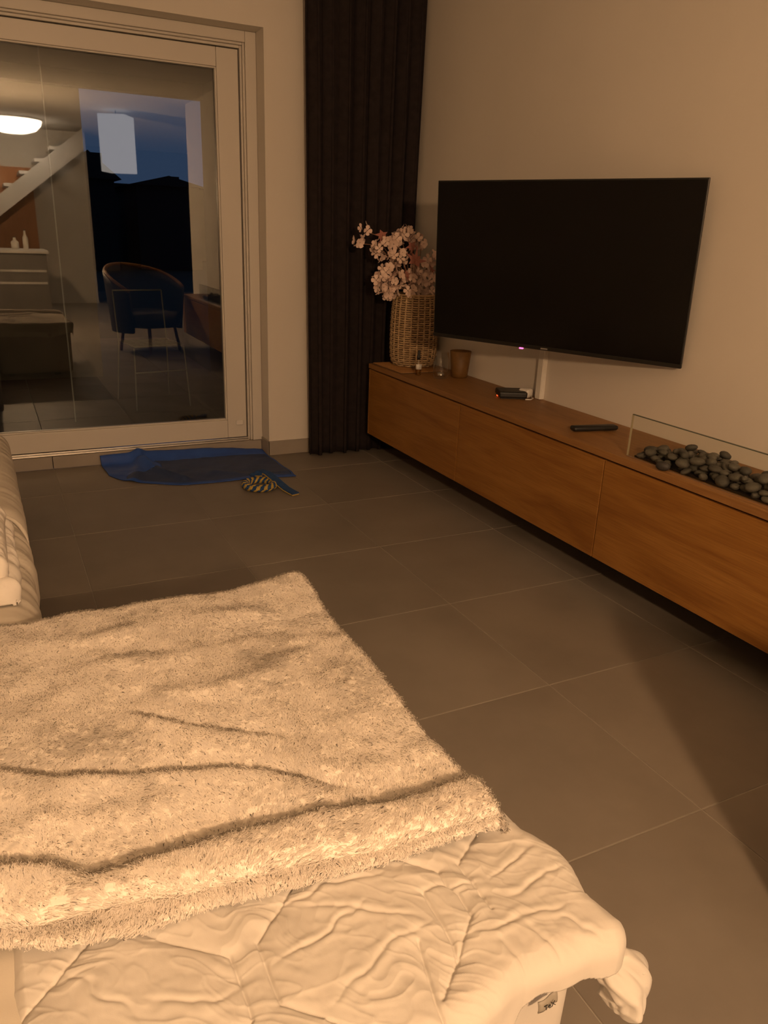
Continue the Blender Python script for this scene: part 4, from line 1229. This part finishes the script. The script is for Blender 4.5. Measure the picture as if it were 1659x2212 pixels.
# ------------------------------------------------------------------ room behind the camera, mirrored in the window
isl = empty('kitchen_island', (-1.6, -4.3, 0.0), label='kitchen island with pale top at the far kitchen end', cat='kitchen island')
box('island_body', (-1.0, -.40, 0), (.98, .40, .86), M['grey_front'], isl, .003, 1)
box('island_top', (-1.03, -.43, .861), (1.01, .43, .90), M['kitchen'], isl, .004, 1)
for zz in (.62, .46):
    box('drawer_rail', (-.98, .4005, zz), (.96, .41, zz + .03), M['kitchen'], isl, .003, 1)
for (dx_, dy_, h_, r_, lb) in [(.75, .1, .26, .035, 'tall bottle standing at the end of the kitchen island'), (.62, -.05, .16, .05, 'short jar standing behind the bottle on the kitchen island')]:
    b_ = empty('island_bottle', (-1.6 + dx_, -4.3 + dy_, .9005), label=lb, cat='bottle')
    lathe('bottle_body', [(r_ * .9, 0), (r_, .01), (r_, h_ * .6), (r_ * .4, h_ * .75), (r_ * .35, h_ * .95)], M['white_plastic'], b_, 20)
    lathe('bottle_cap', [(r_ * .38, h_ * .951), (r_ * .38, h_)], M['black'], b_, 12)
st = empty('staircase', (-1.6, -5.75, 0.0), label='white open staircase rising along the kitchen wall', cat='staircase')
Vs = []
bm = bmesh.new()
a_ = [(-1.2, .25), (1.75, 2.60), (1.75, 2.30), (-1.2, -.0)]
va = [bm.verts.new((x, .38, zz)) for x, zz in a_]; vb = [bm.verts.new((x, .42, zz)) for x, zz in a_]
bm.faces.new(va); bm.faces.new(vb[::-1])
for k in range(4): bm.faces.new((va[k], vb[k], vb[(k + 1) % 4], va[(k + 1) % 4]))
bm_obj('stringer', bm, M['kitchen'], st)
for k in range(13):
    x = -1.2 + k * .225; zz = .30 + k * .18
    if zz > 2.45: break
    box('step', (x, -.40, zz), (x + .25, .379, zz + .045), M['kitchen'], st, .003, 1)
dw = box('door_1', (-1.55, -6.199, 0.0), (-.56, -6.165, 2.05), M['door_wood']); tag(dw, 'orange wooden door below the staircase', 'door', kind='structure')
sl = empty('ceiling_dome_lamp', (-.80, -5.0, ZC - .001), label='wide glowing opal dome lamp on the ceiling by the staircase', cat='lamp')
lathe('opal_dome', [(.001, -.20), (.16, -.19), (.29, -.15), (.36, -.08), (.38, -.012)], mat_emit('stairwell_glow', (1.0, .74, .52), 26.0), sl, 32)
lathe('dome_ring', [(.385, -.02), (.395, -.018), (.395, 0), (.37, 0)], M['white_plastic'], sl, 32)
ls = empty('pendant_shade_lamp', (0.30, -3.1, 1.90), 0.5, 'white box pendant shade over the dining place', 'lamp')
box('lamp_shade', (-.17, -.17, 0), (.17, .17, .66), M['shade'], ls, .004, 1)
tube('cord', [(0, 0, .66), (0, 0, ZC - 1.90 - .001)], .004, M['black'], ls)
ac = empty('round_armchair', (.12, -.68, 0.0), -.6, 'black rounded armchair with wooden rim beside the console', 'armchair')
NA, NZ = 40, 10
V = []
for k in range(NA):
    an = math.radians(-200 + 220 * k / (NA - 1))
    hh = .87 - .24 * (abs(k - NA / 2) / (NA / 2)) ** 2
    for j in range(NZ):
        t = j / (NZ - 1); rr = .36 + .05 * t
        V.append((rr * math.cos(an), rr * math.sin(an), .22 + (hh - .22) * t))
o = np_mesh('back_shell', V, grid_faces(NA, NZ), M['leather'], ac); solidify(o, .05, 0)
tube('wooden_rim', [(.41 * math.cos(math.radians(-200 + 220 * k / 39)), .41 * math.sin(math.radians(-200 + 220 * k / 39)), .88 - .24 * (abs(k - 20) / 20) ** 2) for k in range(40)], .018, M['oak'], ac, 8)
lathe('seat', [(.1, .26), (.32, .27), (.335, .33), (.32, .41), (.2, .43), (.001, .435)], M['leather'], ac, 36)
for k in range(4):
    an = math.radians(45 + 90 * k); tube('leg', [(.26 * math.cos(an), .26 * math.sin(an), .27), (.31 * math.cos(an), .31 * math.sin(an), 0)], .016, M['oak'], ac)
def regroup(root, part, *subs):
    p = next(c for c in root.children if c.name.split('.')[0] == part)
    for c in list(root.children):
        if c.name.split('.')[0] in subs: c.parent = p
regroup(rc, 'remote_body', 'button')
regroup(tv, 'panel', 'screen', 'bezel_strip', 'standby_light', 'logo')
regroup(tv, 'wall_arm', 'wall_plate')
regroup(tb, 'tealight_cup', 'tealight_wax', 'wick')
regroup(pb, 'paper_label', 'print_line')
regroup(pb, 'bottle_glass', 'liquid', 'dip_tube')
regroup(cd, 'duct_body', 'duct_lid')
regroup(pp, 'adapter_body', 'lead')
regroup(mb, 'box_body', 'status_light', 'power_lead')
regroup(ac, 'back_shell', 'wooden_rim')
regroup(isl, 'island_body', 'drawer_rail')
bpy.context.view_layer.update()
